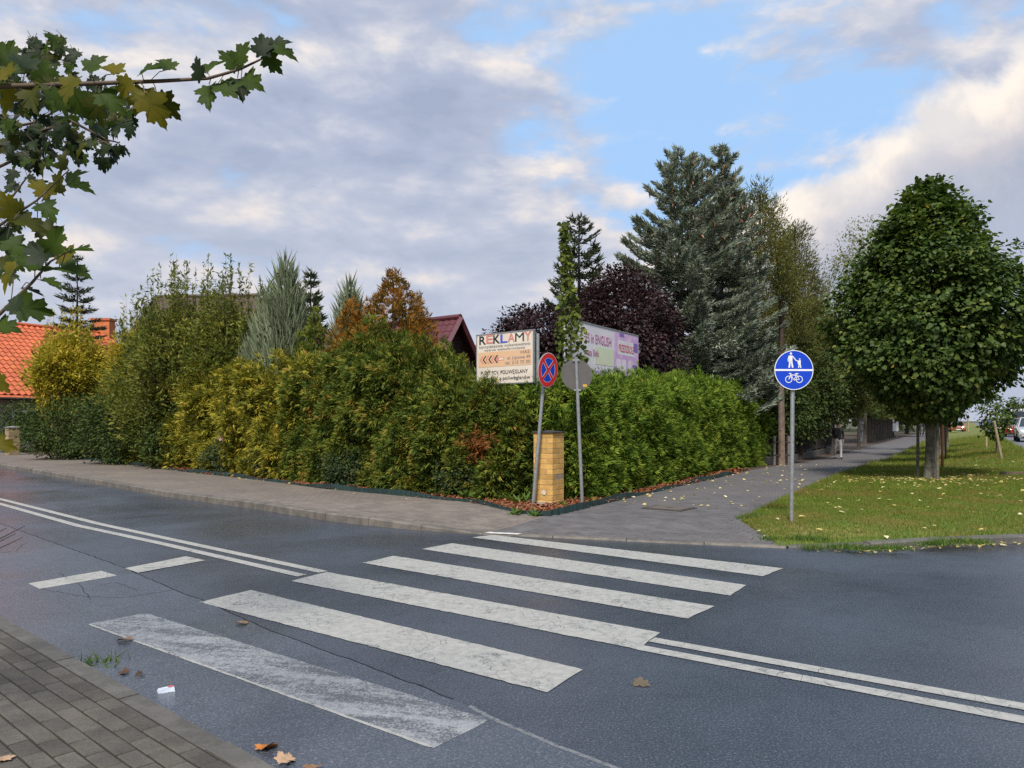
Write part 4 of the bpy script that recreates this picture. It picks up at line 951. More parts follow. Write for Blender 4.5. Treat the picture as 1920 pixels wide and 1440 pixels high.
# ================================================================== BUILT THINGS
M_galv = pmat('galvanised_steel', (.36, .37, .37), (.28, .29, .29), 20, .45, .1, 60, metal=.6)
M_brick = pmat('yellow_brick', (.60, .36, .105), (.50, .28, .08), 9, .8, .5, 60, obj_var=.22)
M_mortar = pmat('mortar', (.30, .24, .17), (.22, .18, .13), 30, .9)
M_dkcap = pmat('dark_cap_slab', (.05, .045, .042), (.035, .032, .03), 20, .8, .4)
def rz(o, a): o.rotation_euler[2] = a; return o

# ------------------------------------------------------------------ brick pillars
def brick_pillar(name, label, x, y, z, S, hgt, rot, courses, m=M_brick, cap=M_dkcap, group=None, capz=.07, single=True):
    root = thing(name, label, 'pillar', (x, y, z), rot, group); c_ = hgt / courses; bw = S * .315; bl = S - bw
    MB().box((0, 0, hgt / 2), (S - .014, S - .014, hgt)).build('mortar_core', M_mortar, root)
    if single:
        vs, fs = paver_mesh(bl, bw, c_ - .008, .008, .004); me = MB().add(vs, fs).mesh('brick'); me.materials.append(m)
        for k in range(courses):
            fl = 1 if k % 2 else -1
            for q in range(4):
                a = q * math.pi / 2; p = rot2((fl * (S / 2 - bl / 2), -(S / 2 - bw / 2)), a)
                o = mk('brick', me, None, root); o.location = (p[0] + rng.normal() * .001, p[1] + rng.normal() * .001, (k + 1) * c_ - .004); o.rotation_euler = (0, 0, a)
    else:
        MB().box((0, 0, hgt / 2 - .01), (S, S, hgt - .02)).build('brickwork', m, root)
    mb = MB(); e = S / 2 + .022
    mb.add([(-e, -e, hgt), (e, -e, hgt), (e, e, hgt), (-e, e, hgt), (-e, -e, hgt + capz * .5), (e, -e, hgt + capz * .5), (e, e, hgt + capz * .5), (-e, e, hgt + capz * .5), (0, 0, hgt + capz * 1.3)],
           [(3, 2, 1, 0), (0, 1, 5, 4), (1, 2, 6, 5), (2, 3, 7, 6), (3, 0, 4, 7), (4, 5, 8), (5, 6, 8), (6, 7, 8), (7, 4, 8)])
    mb.build('cap', cap, root); return root
g = GT(1030, 946); px_, py_ = g.x, g.y + .2
root = brick_pillar('brick_pillar', 'yellow orange brick pillar with dark cap at the hedge corner', px_, py_, g.z - .02, .40, 1.28, ANG + R(4), 14, capz=.035)
MB().box((0, 0, .03), (.44, .44, .06)).build('plinth', pmat('plinth_mortar', (.42, .36, .28), (.3, .25, .2), 12, .9, .5), root)
MB().disc((.02, .21), .045, lambda u_, v_: (u_, -.206, v_ + .02), 16).build('round_plate', pmat('whitewash', (.66, .58, .45), (.5, .42, .32), 25, .8), root)
M_brick_tex = paving('weathered_brick', (.36, .24, .12), (.28, .18, .09), (.22, .19, .15), 0, .25, .08)
g = GT(23, 853); brick_pillar('gate_pillar', 'weathered yellow brick gate pillar with grey metal cap', g.x, g.y, g.z, .42, 1.15, ANG, 12, pmat('pale_brick', (.34, .25, .13), (.25, .18, .1), 8, .85, .4, 40, obj_var=.25), M_galv)
g = GT(50, 847); brick_pillar('gate_pillar', 'second weathered gate pillar half hidden by dark ivy shrub', g.x, g.y + 1.2, g.z, .4, 1.15, ANG, 12, pmat('dull_brick', (.26, .17, .09), (.2, .13, .07), 8, .85, .4, 40, obj_var=.25), M_galv)
g = GT(1540, 846); brick_pillar('brick_pillar', 'yellow brick fence pillar between iron fence and walking pedestrian', g.x, g.y, g.z, .42, 1.3, math.atan2(U[1], U[0]), 13)

# ------------------------------------------------------------------ round signs
def W(c): return pmat('sheet_%d%d%d' % tuple(int(x * 99) for x in c), c, tuple(x * .9 for x in c), 8, .4)
M_red, M_blue, M_wht = W((.62, .02, .02)), W((.004, .05, .48)), W((.78, .78, .76))
M_gback = pmat('sign_back_grey', (.10, .093, .086), (.085, .08, .074), 10, .6)
def post(root, p0, p1, r=.03):     # local coordinates
    return MB().tube([p0, p1], r, 12).build('post', M_galv, root, smooth=False)
# no stopping
g = GT(999, 947); c_ = PX(1026, 694, 13.4); S_TH = math.atan2(.80, .60)
root = thing('traffic_sign', 'leaning no-stopping sign, red ring and cross on blue', 'sign', g)
top = c_ - g
nrm = Vector((math.sin(S_TH), -math.cos(S_TH), 0)); rt = Vector((math.cos(S_TH), math.sin(S_TH), 0)); lean = Vector((.075, 0, 1)).normalized()
def pl(off): return lambda u_, v_: tuple(top + rt * u_ + lean * v_ + nrm * off)
pd = top - nrm * .05
foot = Vector((.0, .03, -.05))
post(root, foot, pd + lean * .28, .031)
RS = .302
MB().disc((0, 0), RS, pl(0), 48).build('sign_back', M_gback, root)
mbp = MB(); f0, f1 = pl(0), pl(.018)
mbp.add([f0(RS * math.cos(a), RS * math.sin(a)) for a in np.linspace(0, 6.2832, 49)] + [f1(RS * math.cos(a), RS * math.sin(a)) for a in np.linspace(0, 6.2832, 49)], [(k, k + 1, k + 50, k + 49) for k in range(48)]).build('rim', M_galv, root)
MB().disc((0, 0), RS, pl(.018), 48).build('white_face', M_wht, root)
MB().disc((0, 0), RS - .008, pl(.021), 48, .215).build('red_ring', M_red, root)
MB().disc((0, 0), .205, pl(.0205), 48).build('blue_field', M_blue, root)
for sgn in (1, -1):
    q = .2 / math.sqrt(2)
    MB().ribbon([(-q * sgn, -q), (q * sgn, q)], .066, pl(.0222)).build('cross_border', M_wht, root)
for sgn in (1, -1):
    q = .218 / math.sqrt(2)
    MB().ribbon([(-q * sgn, -q), (q * sgn, q)], .05, pl(.0236 + .0008 * sgn)).build('cross_bar', M_red, root)
# sign seen from behind
g = GT(1092, 946); c_ = PX(1081, 703, 13.55); root = thing('traffic_sign', 'round sign seen from its plain grey back on a thin pole', 'sign', g)
top = c_ - g; top.y = .0; rt, lean, nrm = Vector((1, -.12, 0)).normalized(), Vector((-.05, 0, 1)).normalized(), Vector((-.1, -1, 0)).normalized()
post(root, Vector((0, 0, -.05)), top + lean * .31 + Vector((.0, -.035, 0)), .03)
mb = MB()
for z0_, z1_ in ((0, .012),):
    f0, f1 = pl(0), pl(.012); n = 48
    mb.disc((0, 0), .275, f1, n); mb.disc((0, 0), .275, f0, n)
    mb.add([f0(.275 * math.cos(a), .275 * math.sin(a)) for a in np.linspace(0, 6.2832, 49)] + [f1(.275 * math.cos(a), .275 * math.sin(a)) for a in np.linspace(0, 6.2832, 49)], [(k, k + 1, k + 50, k + 49) for k in range(48)])
mb.build('sign_plate', M_gback, root)
MB().ribbon([(.1, -.19), (.17, -.19)], .045, pl(.0145)).build('sticker', pmat('yellow_sticker', (.6, .36, .05)), root)
for vv in (.26, -.27): MB().ribbon([(-.06, vv), (.06, vv)], .03, pl(.05)).build('clamp', M_galv, root)
# blue shared path sign
g = GT(1484, 979); c_ = PX(1482, 695, 11.3); root = thing('traffic_sign', 'round blue sign with white adult, child and bicycle on steel pole', 'sign', g)
top = c_ - g; top.y = -.045; rt, lean, nrm = Vector((1, .05, 0)).normalized(), Vector((0, 0, 1)), Vector((.05, -1, 0)).normalized()
post(root, Vector((0, 0, -.06)), Vector((top.x + .005, 0, top.z + .31)), .03)
RB = .288
MB().disc((0, 0), RB, pl(-.004), 48).build('sign_back', M_gback, root)
f0, f1 = pl(-.004), pl(.012); MB().add([f0(RB * math.cos(a), RB * math.sin(a)) for a in np.linspace(0, 6.2832, 49)] + [f1(RB * math.cos(a), RB * math.sin(a)) for a in np.linspace(0, 6.2832, 49)], [(k, k + 1, k + 50, k + 49) for k in range(48)]).build('rim', M_galv, root)
MB().disc((0, 0), RB, pl(.012), 48, RB - .01).build('white_rim', M_wht, root)
MB().disc((0, 0), RB - .009, pl(.011), 48).build('blue_face', M_blue, root)
MB().ribbon([(-RB + .008, 0), (RB - .008, 0)], .026, pl(.0135)).build('white_bar', M_wht, root)
def fig(mb, x, y, s, f):
    st = lambda pts, w_: mb.ribbon([(x + a * s, y + b_ * s) for a, b_ in pts], w_ * s, f)
    mb.disc((x, y + .95 * s), .075 * s, f, 14)
    mb.add([f(x + a * s, y + b_ * s) for a, b_ in ((-.13, .82), (.11, .82), (.1, .42), (-.12, .42))], [(0, 1, 2, 3)])
    st([(-.07, .45), (-.09, .2), (-.13, 0)], .11); st([(.04, .45), (.08, .2), (.12, 0)], .11)
    st([(-.12, .8), (-.2, .55), (-.17, .4)], .07)
mb = MB(); fig(mb, -.045, .035, .215, pl(.0138)); mb.ribbon([(-.02, .2), (.03, .14), (.06, .128)], .014, pl(.0142)); fig(mb, .085, .032, .135, pl(.0138)); mb.build('pedestrian_symbol', M_wht, root)
mb = MB(); f = pl(.0138)
for x in (-.078, .078): mb.disc((x, -.135), .052, f, 28, .042)
for pts in ([(-.078, -.135), (-.045, -.065), (-.06, -.055)], [(-.045, -.07), (.04, -.075)], [(.04, -.06), (0, -.145), (-.045, -.07)], [(0, -.145), (.078, -.135), (.04, -.075)], [(.015, -.052), (.065, -.052)], [(-.075, -.05), (-.04, -.05)]): mb.ribbon(pts, .012, f)
mb.build('bicycle_symbol', M_wht, root)

# ------------------------------------------------------------------ lettering helper
def letters(txt, x, z, size, m, root, y=-.006, bold=0.0, width=None, shear=0, align='LEFT', name='lettering', up=0.0):
    cu = bpy.data.curves.new('lettering', 'FONT'); cu.body = txt; cu.size = size; cu.offset = bold; cu.shear = shear; cu.align_x = align; cu.extrude = .0006; cu.resolution_u = 3
    o = bpy.data.objects.new('tmp', cu); COL.objects.link(o)
    bpy.context.view_layer.update()
    me = bpy.data.meshes.new_from_object(o.evaluated_get(bpy.context.evaluated_depsgraph_get())); bpy.data.objects.remove(o)
    V = np.empty(len(me.vertices) * 3, np.float32); me.vertices.foreach_get('co', V); V = V.reshape(-1, 3)
    if width is not None and len(V): k = width / max(V[:, 0].max() - V[:, 0].min(), 1e-6); V[:, 0] = (V[:, 0] - V[:, 0].min()) * k if align == 'LEFT' else V[:, 0] * k
    Wv = np.c_[V[:, 0] + x, y - V[:, 2], V[:, 1] + z + V[:, 0] * up]; me.vertices.foreach_set('co', Wv.astype(np.float32).ravel()); me.update()
    return mk(name, me, m, root)

# ------------------------------------------------------------------ advertising board
L_, R_ = PX(894, 722, 15.75), PX(1000, 716, 14.75); zt = (zpx(630, 15.75) + zpx(617, 14.75)) / 2; zb = (L_.z + R_.z) / 2
Wb = math.hypot(R_.x - L_.x, R_.y - L_.y); Hb = zt - zb; rot = math.atan2(R_.y - L_.y, R_.x - L_.x)
cb = (L_ + R_) / 2; gz0 = float(h(cb.x, cb.y))
root = thing('advertising_board', 'cream advertising board reading REKLAMY on steel posts above the hedge', 'sign', (cb.x, cb.y, gz0 - .03), rot)
z0b = zb - gz0 + .03
M_cream = pmat('cream_panel', (.66, .59, .49), (.60, .53, .44), 3, .5); M_peach = pmat('peach_print', (.66, .40, .22), (.62, .42, .26), 5, .5)
M_blk, M_gry, M_pink, M_bl2, M_gb = W((.02, .02, .022)), W((.26, .24, .23)), W((.60, .22, .17)), W((.05, .09, .48)), W((.18, .17, .22))
MB().box((0, .02, z0b + Hb / 2), (Wb, .04, Hb)).build('panel', M_cream, root)
mb = MB()
for z in (z0b, z0b + Hb): mb.box((0, .02, z), (Wb + .03, .055, .022))
for x in (-Wb / 2, Wb / 2): mb.box((x, .02, z0b + Hb / 2), (.022, .055, Hb + .02))
mb.build('frame', M_galv, root)
for x in (-Wb / 2 + .0, Wb / 2 + .05): MB().tube([(x, .075, 0), (x, .075, z0b + Hb * .93)], .032, 10).build('post', M_galv, root)
X0, Z0 = -Wb / 2, z0b; u1 = Wb / 100; v1 = Hb / 100
def rect(nm, x, z, w_, h_, m, y=-.0022): return MB().box((X0 + (x + w_ / 2) * u1, y, Z0 + (z + h_ / 2) * v1), (w_ * u1, .002, h_ * v1)).build(nm, m, root)
rect('print_band', 3, 34, 94, 30, M_peach)
cx_ = 5
for ch, m, dz in zip('REKLAMY', (M_blk, M_pink, M_blk, M_bl2, M_pink, M_blk, M_pink), (0, 1.2, 0, 0, .6, 0, 1)):
    letters(ch, X0 + cx_ * u1, Z0 + (80.5 + dz) * v1, .235 * Hb / .98, m, root, bold=0 if ch in 'MW' else .004, width=(12.2 if ch != 'M' else 15) * u1); cx_ += 12.9 if ch != 'M' else 15.6
letters('kompleksowe wykonawstwo', X0 + 5 * u1, Z0 + 72.5 * v1, .085, M_gry, root, width=90 * u1)
letters('wydruki wielkoformatowe', X0 + 14 * u1, Z0 + 66 * v1, .068, M_gry, root, width=72 * u1)
letters('HAS', X0 + 79 * u1, Z0 + 56.5 * v1, .09, M_gb, root, width=15 * u1)
letters('al. Lipowa 49', X0 + 56 * u1, Z0 + 47 * v1, .09, M_gb, root, width=39 * u1)
letters('tel. 215 75 00', X0 + 52 * u1, Z0 + 37.5 * v1, .09, M_gb, root, width=43 * u1)
letters('PLEXI, PCV, POLIWĘGLANY', X0 + 8 * u1, Z0 + 19 * v1, .105, M_blk, root, width=83 * u1)
letters('zadaszenia z poliwęglanów', X0 + 4 * u1, Z0 + 7.5 * v1, .1, M_blk, root, width=91 * u1)
for k in range(6):
    x = 6 + k * 5.2; m = (M_pink, M_blk)[k % 2]; s = lambda a, b_: (X0 + a * u1, -.0036 - .0002 * k, Z0 + b_ * v1)
    MB().add([s(x + 5, 57), s(x + 7.5, 57), s(x + 2.6, 49), s(x + 7.5, 41), s(x + 5, 41), s(x, 49)], [(0, 1, 2, 5)[::-1], (5, 2, 3, 4)[::-1]]).build('chevron', m, root)
s = lambda a, b_: (X0 + a * u1, -.0034, Z0 + b_ * v1)
MB().add([s(35, 49), s(40, 56), s(40, 52.5), s(50, 52.5), s(50, 45.5), s(40, 45.5), s(40, 42)], [(6, 5, 4, 3, 2, 1, 0)]).build('arrow', M_pink, root)
rect('arrow_plate', 41, 46.8, 8, 4.4, M_cream, -.005)

# ------------------------------------------------------------------ school banner
L_, R_ = Vector((1.12, 16.2, 0)), Vector((3.24, 19.75, 0)); Wb = (R_ - L_).length; rot = math.atan2(R_.y - L_.y, R_.x - L_.x); cb = (L_ + R_) / 2; gz0 = float(h(cb.x, cb.y)) - .03
root = thing('school_banner', 'long white and violet kindergarten banner rising behind the clipped hedge', 'sign', (cb.x, cb.y, gz0), rot)
Hb = 1.45; Z0 = 3.75 - gz0 - Hb; X0 = -Wb / 2; u1 = Wb / 100; v1 = Hb / 100
M_bwh = pmat('banner_white', (.72, .68, .70), (.66, .62, .66), 2, .55); M_vio = pmat('banner_violet', (.56, .34, .60), (.70, .50, .68), 4, .55); M_ygr = pmat('banner_green', (.64, .68, .48), (.62, .64, .48), 3, .55)
M_mag, M_red2, M_vd = W((.48, .10, .28)), W((.55, .03, .05)), W((.24, .15, .42))
MB().box((0, .015, Z0 + Hb / 2), (Wb, .03, Hb)).build('panel', M_bwh, root)
MB().box((0, .02, Z0 + Hb + .012), (Wb + .03, .06, .03)).build('top_rail', M_galv, root)
for x in (-Wb / 2 + .1, 0, Wb / 2 - .1): MB().tube([(x, .07, 0), (x, .07, Z0 + Hb)], .035, 8).build('post', M_galv, root)
rect('violet_panel', 62, 0, 38, 99, M_vio); rect('green_panel', 36, 40, 26, 28, M_ygr)
rect('title_strip', 68, 62, 25, 24, M_bwh, -.0035); rect('violet_block', 92, 70, 7, 16, M_vd, -.0038); rect('violet_block', 90, 42, 8, 6, M_vd, -.0038); rect('violet_block', 70, 92, 7, 6, M_vd, -.0038)
for k, (x, w_) in enumerate(((66, 6), (75, 5), (84, 4))): rect('pale_column', x, 4, w_, 50, M_bwh if k == 1 else M_bwh, -.003 - k * .0002)
letters('ES in ENGLISH', X0 + 24 * u1, Z0 + 72 * v1, .3, M_mag, root, width=34 * u1)
letters('nuta Sięk', X0 + 24 * u1, Z0 + 52 * v1, .22, M_mag, root, y=-.008, width=17 * u1)
letters('ka Anglojęzyczna', X0 + 20 * u1, Z0 + 22 * v1, .26, M_vd, root, width=40 * u1)
letters('PRZEDSZKOLE', X0 + 69 * u1, Z0 + 67 * v1, .26, M_red2, root, y=-.008, width=23 * u1)

# ------------------------------------------------------------------ utility pole, fence
g = GT(1466, 872); root = thing('utility_pole', 'weathered wooden utility pole braced by short stub posts beside the path', 'pole', g)
M_wood = pmat('weathered_wood', (.15, .105, .075), (.09, .062, .045), 9, .9, .6, 40)
tz = zpx(562, g.y) - g.z
MB().tube([(0, 0, -.1), (-.02, 0, tz * .5), (0, 0, tz)], [.115, .10, .085], 12).build('shaft', M_wood, root, smooth=True)
for x in (-.27, .22): MB().box((x, 0, .48), (.075, .12, 1.06)).build('stub_post', pmat('concrete_stub', (.16, .14, .12), (.11, .1, .085), 12, .9, .4), root)
for z in (.35, .8): MB().box((-.02, -.07, z), (.58, .015, .03)).build('tie_band', M_dkcap, root)
MB().tube([(-.07, -.1, 1.2), (-.07, -.1, 3.0)], .012, 6).build('cable_tube', M_galv, root)
a0 = PLS + U * 4.6 - UR * .75; a1 = PLS + U * 22 - UR * .75; nF = 7
root = thing('iron_fence', 'dark iron bar fence on low concrete base between utility pole and brick pillar', 'fence', (a0[0], a0[1], float(h(*a0))))
M_fence = pmat('dark_iron', (.022, .02, .018), (.035, .028, .022), 15, .6, metal=.3)
bars = MB()
for k in range(nF):
    p = a0 + (a1 - a0) * k / (nF - 1); zz_ = float(h(*p)); MB().box((p[0], p[1], zz_ + .72), (.08, .08, 1.5)).build('post', M_fence, root, True)
    if k < nF - 1:
        p2 = a0 + (a1 - a0) * (k + 1) / (nF - 1); z2 = float(h(*p2)); md = (p + p2) / 2; ln = np.hypot(*(p2 - p)); an = math.atan2(U[1], U[0])
        MB().box((md[0], md[1], (zz_ + z2) / 2 + .1), (ln - .1, .14, .3), an).build('base_wall', M_kerb2, root, True)
        for z in (.36, 1.3): MB().box((md[0], md[1], (zz_ + z2) / 2 + z), (ln - .08, .035, .045), an).build('rail', M_fence, root, True)
        for j in range(24):
            q = p + (p2 - p) * (j + .5) / 24; bars.box((q[0], q[1], float(h(*q)) + .85), (.022, .022, 1.1), an)
kind(bars.build('bars', M_fence, root, True), 'stuff')
for k, (sx) in enumerate((0, 2.3)):
    p = PLS + U * (62 + sx * 2.2) - UR * (.9 + .2 * k); root = thing('notice_panel', ('white notice panel on posts at the end of the thuja row', 'smaller white notice panel further down the path')[k], 'notice board', (p[0], p[1], gz(*p)), math.atan2(U[1], U[0]) - R(60))
    MB().box((0, 0, 1.35), (1.1 - .3 * k, .04, 1.4 - .3 * k)).build('panel', M_wht, root)
    for x in (-.45 + .1 * k, .45 - .1 * k): MB().tube([(x, .05, -.05), (x, .05, 2.0)], .03, 6).build('post', M_galv, root)
    MB().ribbon([(-.3, 1.5), (.3, 1.5)], .12, lambda u_, v_: (u_, -.024, v_)).build('dark_print', M_gb, root)

# ------------------------------------------------------------------ stakes, cabinet, slab, road sign
def stake(p0, p1, r, m, label, group=None, name='wooden_stake', cat='stake'):
    root = tag(MB().tube([Vector(p0) - Vector((0, 0, .08)), p1], [r, r * .95], 8).build(name, m), label, cat, group); return root
M_st1 = pmat('grey_stake', (.15, .125, .095), (.1, .085, .065), 9, .9, .5); M_st2 = pmat('brown_stake', (.17, .075, .03), (.12, .05, .02), 9, .85, .5); M_st3 = pmat('pale_stake', (.36, .29, .19), (.28, .22, .14), 8, .85, .4)
for px, py, dy_, m, lab in ((1721, 897, 0, M_st1, 'slim grey wooden stake standing left of the linden trunk'), (1758, 902, 0, M_st1, 'grey wooden stake touching the linden trunk'),
                            (1767, 878, 0, M_st2, 'reddish brown stake behind the linden trunk'), (1773, 862, 0, M_st2, 'thin brown stake of the next linden')):
    g = GT(px, py); stake(g, (g.x, g.y, 2.25), .038, m, lab)
g = GT(1879, 862); stake(g, PX(1864, 790, g.y - .2), .045, M_st3, 'pale leaning stake supporting the young tree on the verge')
g2 = GT(1850, 839); stake(g2, PX(1848, 780, g2.y), .045, M_st3, 'upright pale stake behind the young tree on the verge')
g3 = GT(1816, 809); stake(g3, PX(1815, 782, g3.y), .09, M_st3, 'far pale post at the edge of the verge')
yt = GT(1868, 852); root = thing('young_tree', 'small young tree with drooping leaves held by pale stakes', 'tree', yt)
trunk(root, yt, (yt.x, yt.y, 2.2), .03, .015, M_bark, 6, .02); broadleaf(root, 'crown', yt, .95, 2.75, sc_(EG, .62), 60, 22, .13, .1, .08, M_linden, T_HEART, .6)
g = GT(1799, 806); root = thing('utility_cabinet', 'dark utility cabinet with white label on the far verge', 'cabinet', g, R(30))
MB().box((0, 0, .6), (.7, .4, 1.3)).build('body', M_dkcap, root); MB().box((0, 0, 1.27), (.78, .48, .06)).build('lid', M_dkcap, root); MB().box((0, -.206, .8), (.4, .008, .3)).build('label_plate', M_wht, root)
g = GT(1905, 892); root = thing('timber_beam', 'weathered timber beam lying in the grass of the verge', 'beam', g, R(8))
MB().box((.35, 0, .05), (1.5, .12, .1)).build('beam', M_wood, root); MB().box((-.36, 0, .04), (.06, .16, .14)).build('end_block', M_dkcap, root)
p = PX(1913, 766, 165); root = thing('priority_sign', 'yellow diamond priority road sign with white border above the cars', 'sign', (p.x, p.y, .25))
zz_ = p.z - .25
MB().tube([(0, .06, 0), (0, .06, zz_ + .4)], .05, 8).build('post', M_galv, root)
for s_, y_, m, nm in ((.62, 0, M_wht, 'white_border'), (.42, -.012, pmat('sign_yellow', (.6, .38, .03)), 'yellow_field')):
    MB().add([(-s_, y_, zz_), (0, y_, zz_ - s_), (s_, y_, zz_), (0, y_, zz_ + s_), (-s_, y_ + .01, zz_), (0, y_ + .01, zz_ - s_), (s_, y_ + .01, zz_), (0, y_ + .01, zz_ + s_)], [(0, 1, 2, 3), (7, 6, 5, 4), (0, 4, 5, 1), (1, 5, 6, 2), (2, 6, 7, 3), (3, 7, 4, 0)]).build(nm, m, root)

# ------------------------------------------------------------------ houses
M_tile = pmat('orange_clay_tile', (.50, .125, .045), (.40, .09, .035), 3, .75, .3, 30, obj_var=.14, island=.14)
M_plaster = pmat('pale_plaster', (.42, .36, .31), (.36, .31, .27), 2, .9); M_dkwood = pmat('dark_eave_wood', (.035, .022, .016), (.025, .016, .012), 8, .8)
RG = Vector((-28.6, 43.0, 7.05)); EV = Vector((RG.x + UR[0] * 6.5, RG.y + UR[1] * 6.5, 2.73)); sl_ = EV - RG; SL = sl_.length; sl_.normalize()
U3 = Vector((U[0], U[1], 0)); nrm_r = U3.cross(sl_).normalized(); nrm_r = nrm_r if nrm_r.z > 0 else -nrm_r
root = thing('house', 'house with orange clay tiled roof and brick chimney at the end of the street', 'house', (RG.x + UR[0] * 0, RG.y, -.05))
def rp(a, b_, o_=0): return RG + U3 * a + sl_ * b_ + nrm_r * o_
A0, A1 = -9.0, 6.3
OT = Vector((-UR[0] * 6.5, -UR[1] * 6.5, -(RG.z - EV.z)))
MB().add([rp(A0, 0, -.03), rp(A1, 0, -.03), rp(A1, SL, -.03), rp(A0, SL, -.03), RG + U3 * A0 + OT, RG + U3 * A1 + OT], [(0, 3, 2, 1), (0, 1, 5, 4), (3, 2, 5, 4)]).build('roof', M_tile, root, True)
wl = [EV + U3 * (A0 + .4) - Vector((*(UR * .5), 0)), EV + U3 * (A1 - .4) - Vector((*(UR * .5), 0)), RG + U3 * (A1 - .4) + OT + Vector((*(UR * .5), 0)), RG + U3 * (A0 + .4) + OT + Vector((*(UR * .5), 0))]
MB().add([(p.x, p.y, -.05) for p in wl] + [(p.x, p.y, 3.0) for p in wl], [(0, 1, 5, 4), (1, 2, 6, 5), (2, 3, 7, 6), (3, 0, 4, 7)]).build('wall', M_plaster, root, True)
MB().tube([rp(A0, SL + .05, -.06), rp(A1, SL + .05, -.06)], .07, 8).build('gutter', M_dkwood, root, True)
MB().tube([rp(A0, 0, .03), rp(A1, 0, .03)], .11, 8).build('ridge', M_tile, root, True)
for k in range(3):
    q = EV + U3 * (A0 + 3 + k * 4.3) - Vector((*(UR * .46), 0)); wd = MB().box((q.x, q.y, 1.5), (1.3, .1, 1.2), math.atan2(U[1], U[0])).build('window', M_wht, root, True)
    MB().box((q.x + UR[0] * .02, q.y + UR[1] * .02, 1.5), (1.1, .1, 1.0), math.atan2(U[1], U[0])).build('pane', pmat('dark_pane', (.03, .035, .04), rough=.1), wd)
tl = MB()
nu_, nv_ = 5, 2; TW, TLn = .32, .42
vs = []; fs = []
for j, (y_, zt_) in enumerate(((0, .0), (TLn * 1.04, .035))):
    for i in range(nu_): x_ = (i / (nu_ - 1)) * TW; vs.append((x_, y_, zt_ + .045 * math.sin(i / (nu_ - 1) * 2 * math.pi)))
for i in range(nu_): vs.append((vs[nu_ + i][0], vs[nu_ + i][1], vs[nu_ + i][2] - .04))
fs = [(i, nu_ + i, nu_ + i + 1, i + 1) for i in range(nu_ - 1)] + [(nu_ + i, 2 * nu_ + i, 2 * nu_ + i + 1, nu_ + i + 1) for i in range(nu_ - 1)]
tme = MB().add(vs, fs).mesh('roof_tile'); tme.materials.append(M_tile)
Mx = Matrix((U3, sl_, nrm_r)).transposed()
rest = MB(); cand = []
roof = [o for o in root.children if o.name.startswith('roof')][0]
for i in range(int((A1 - A0) / TW)):
    for j in range(int(SL / TLn)):
        o_ = rp(A0 + i * TW, j * TLn, .0); px = CX + F * o_.x / o_.y
        cand.append((-6 < px < 92, o_))
n_ = 0
for ok, o_ in cand:
    if ok and n_ < 300:
        t_ = mk('roof_tile', tme, None, roof); M4 = Mx.to_4x4(); M4.translation = o_ - Vector(root.location) - roof.location; t_.matrix_local = M4; n_ += 1
    else: rest.add([o_ + Mx @ Vector(v) for v in vs], fs)
r_ = rest.build('roof_tiles', M_tile, roof); r_.location = -Vector(root.location) - roof.location; kind(r_, 'stuff')
M_chim = paving('chimney_brick', (.50, .16, .06), (.42, .13, .05), (.35, .22, .15), ANG, .25, .08)
q = Vector((*(v2(PX(194, 600, 48.2))), 0))
ch = MB().box((q.x, q.y, 6.6), (1.1, .7, 2.5)).build('chimney', pmat('chimney_orange_brick', (.52, .17, .06), (.42, .13, .045), 4, .85, .4, 20), root, True)
cc = MB().box((q.x, q.y, 7.88), (1.25, .85, .14)).build('chimney_cap', pmat('chimney_cap', (.45, .13, .05), rough=.8), ch); 

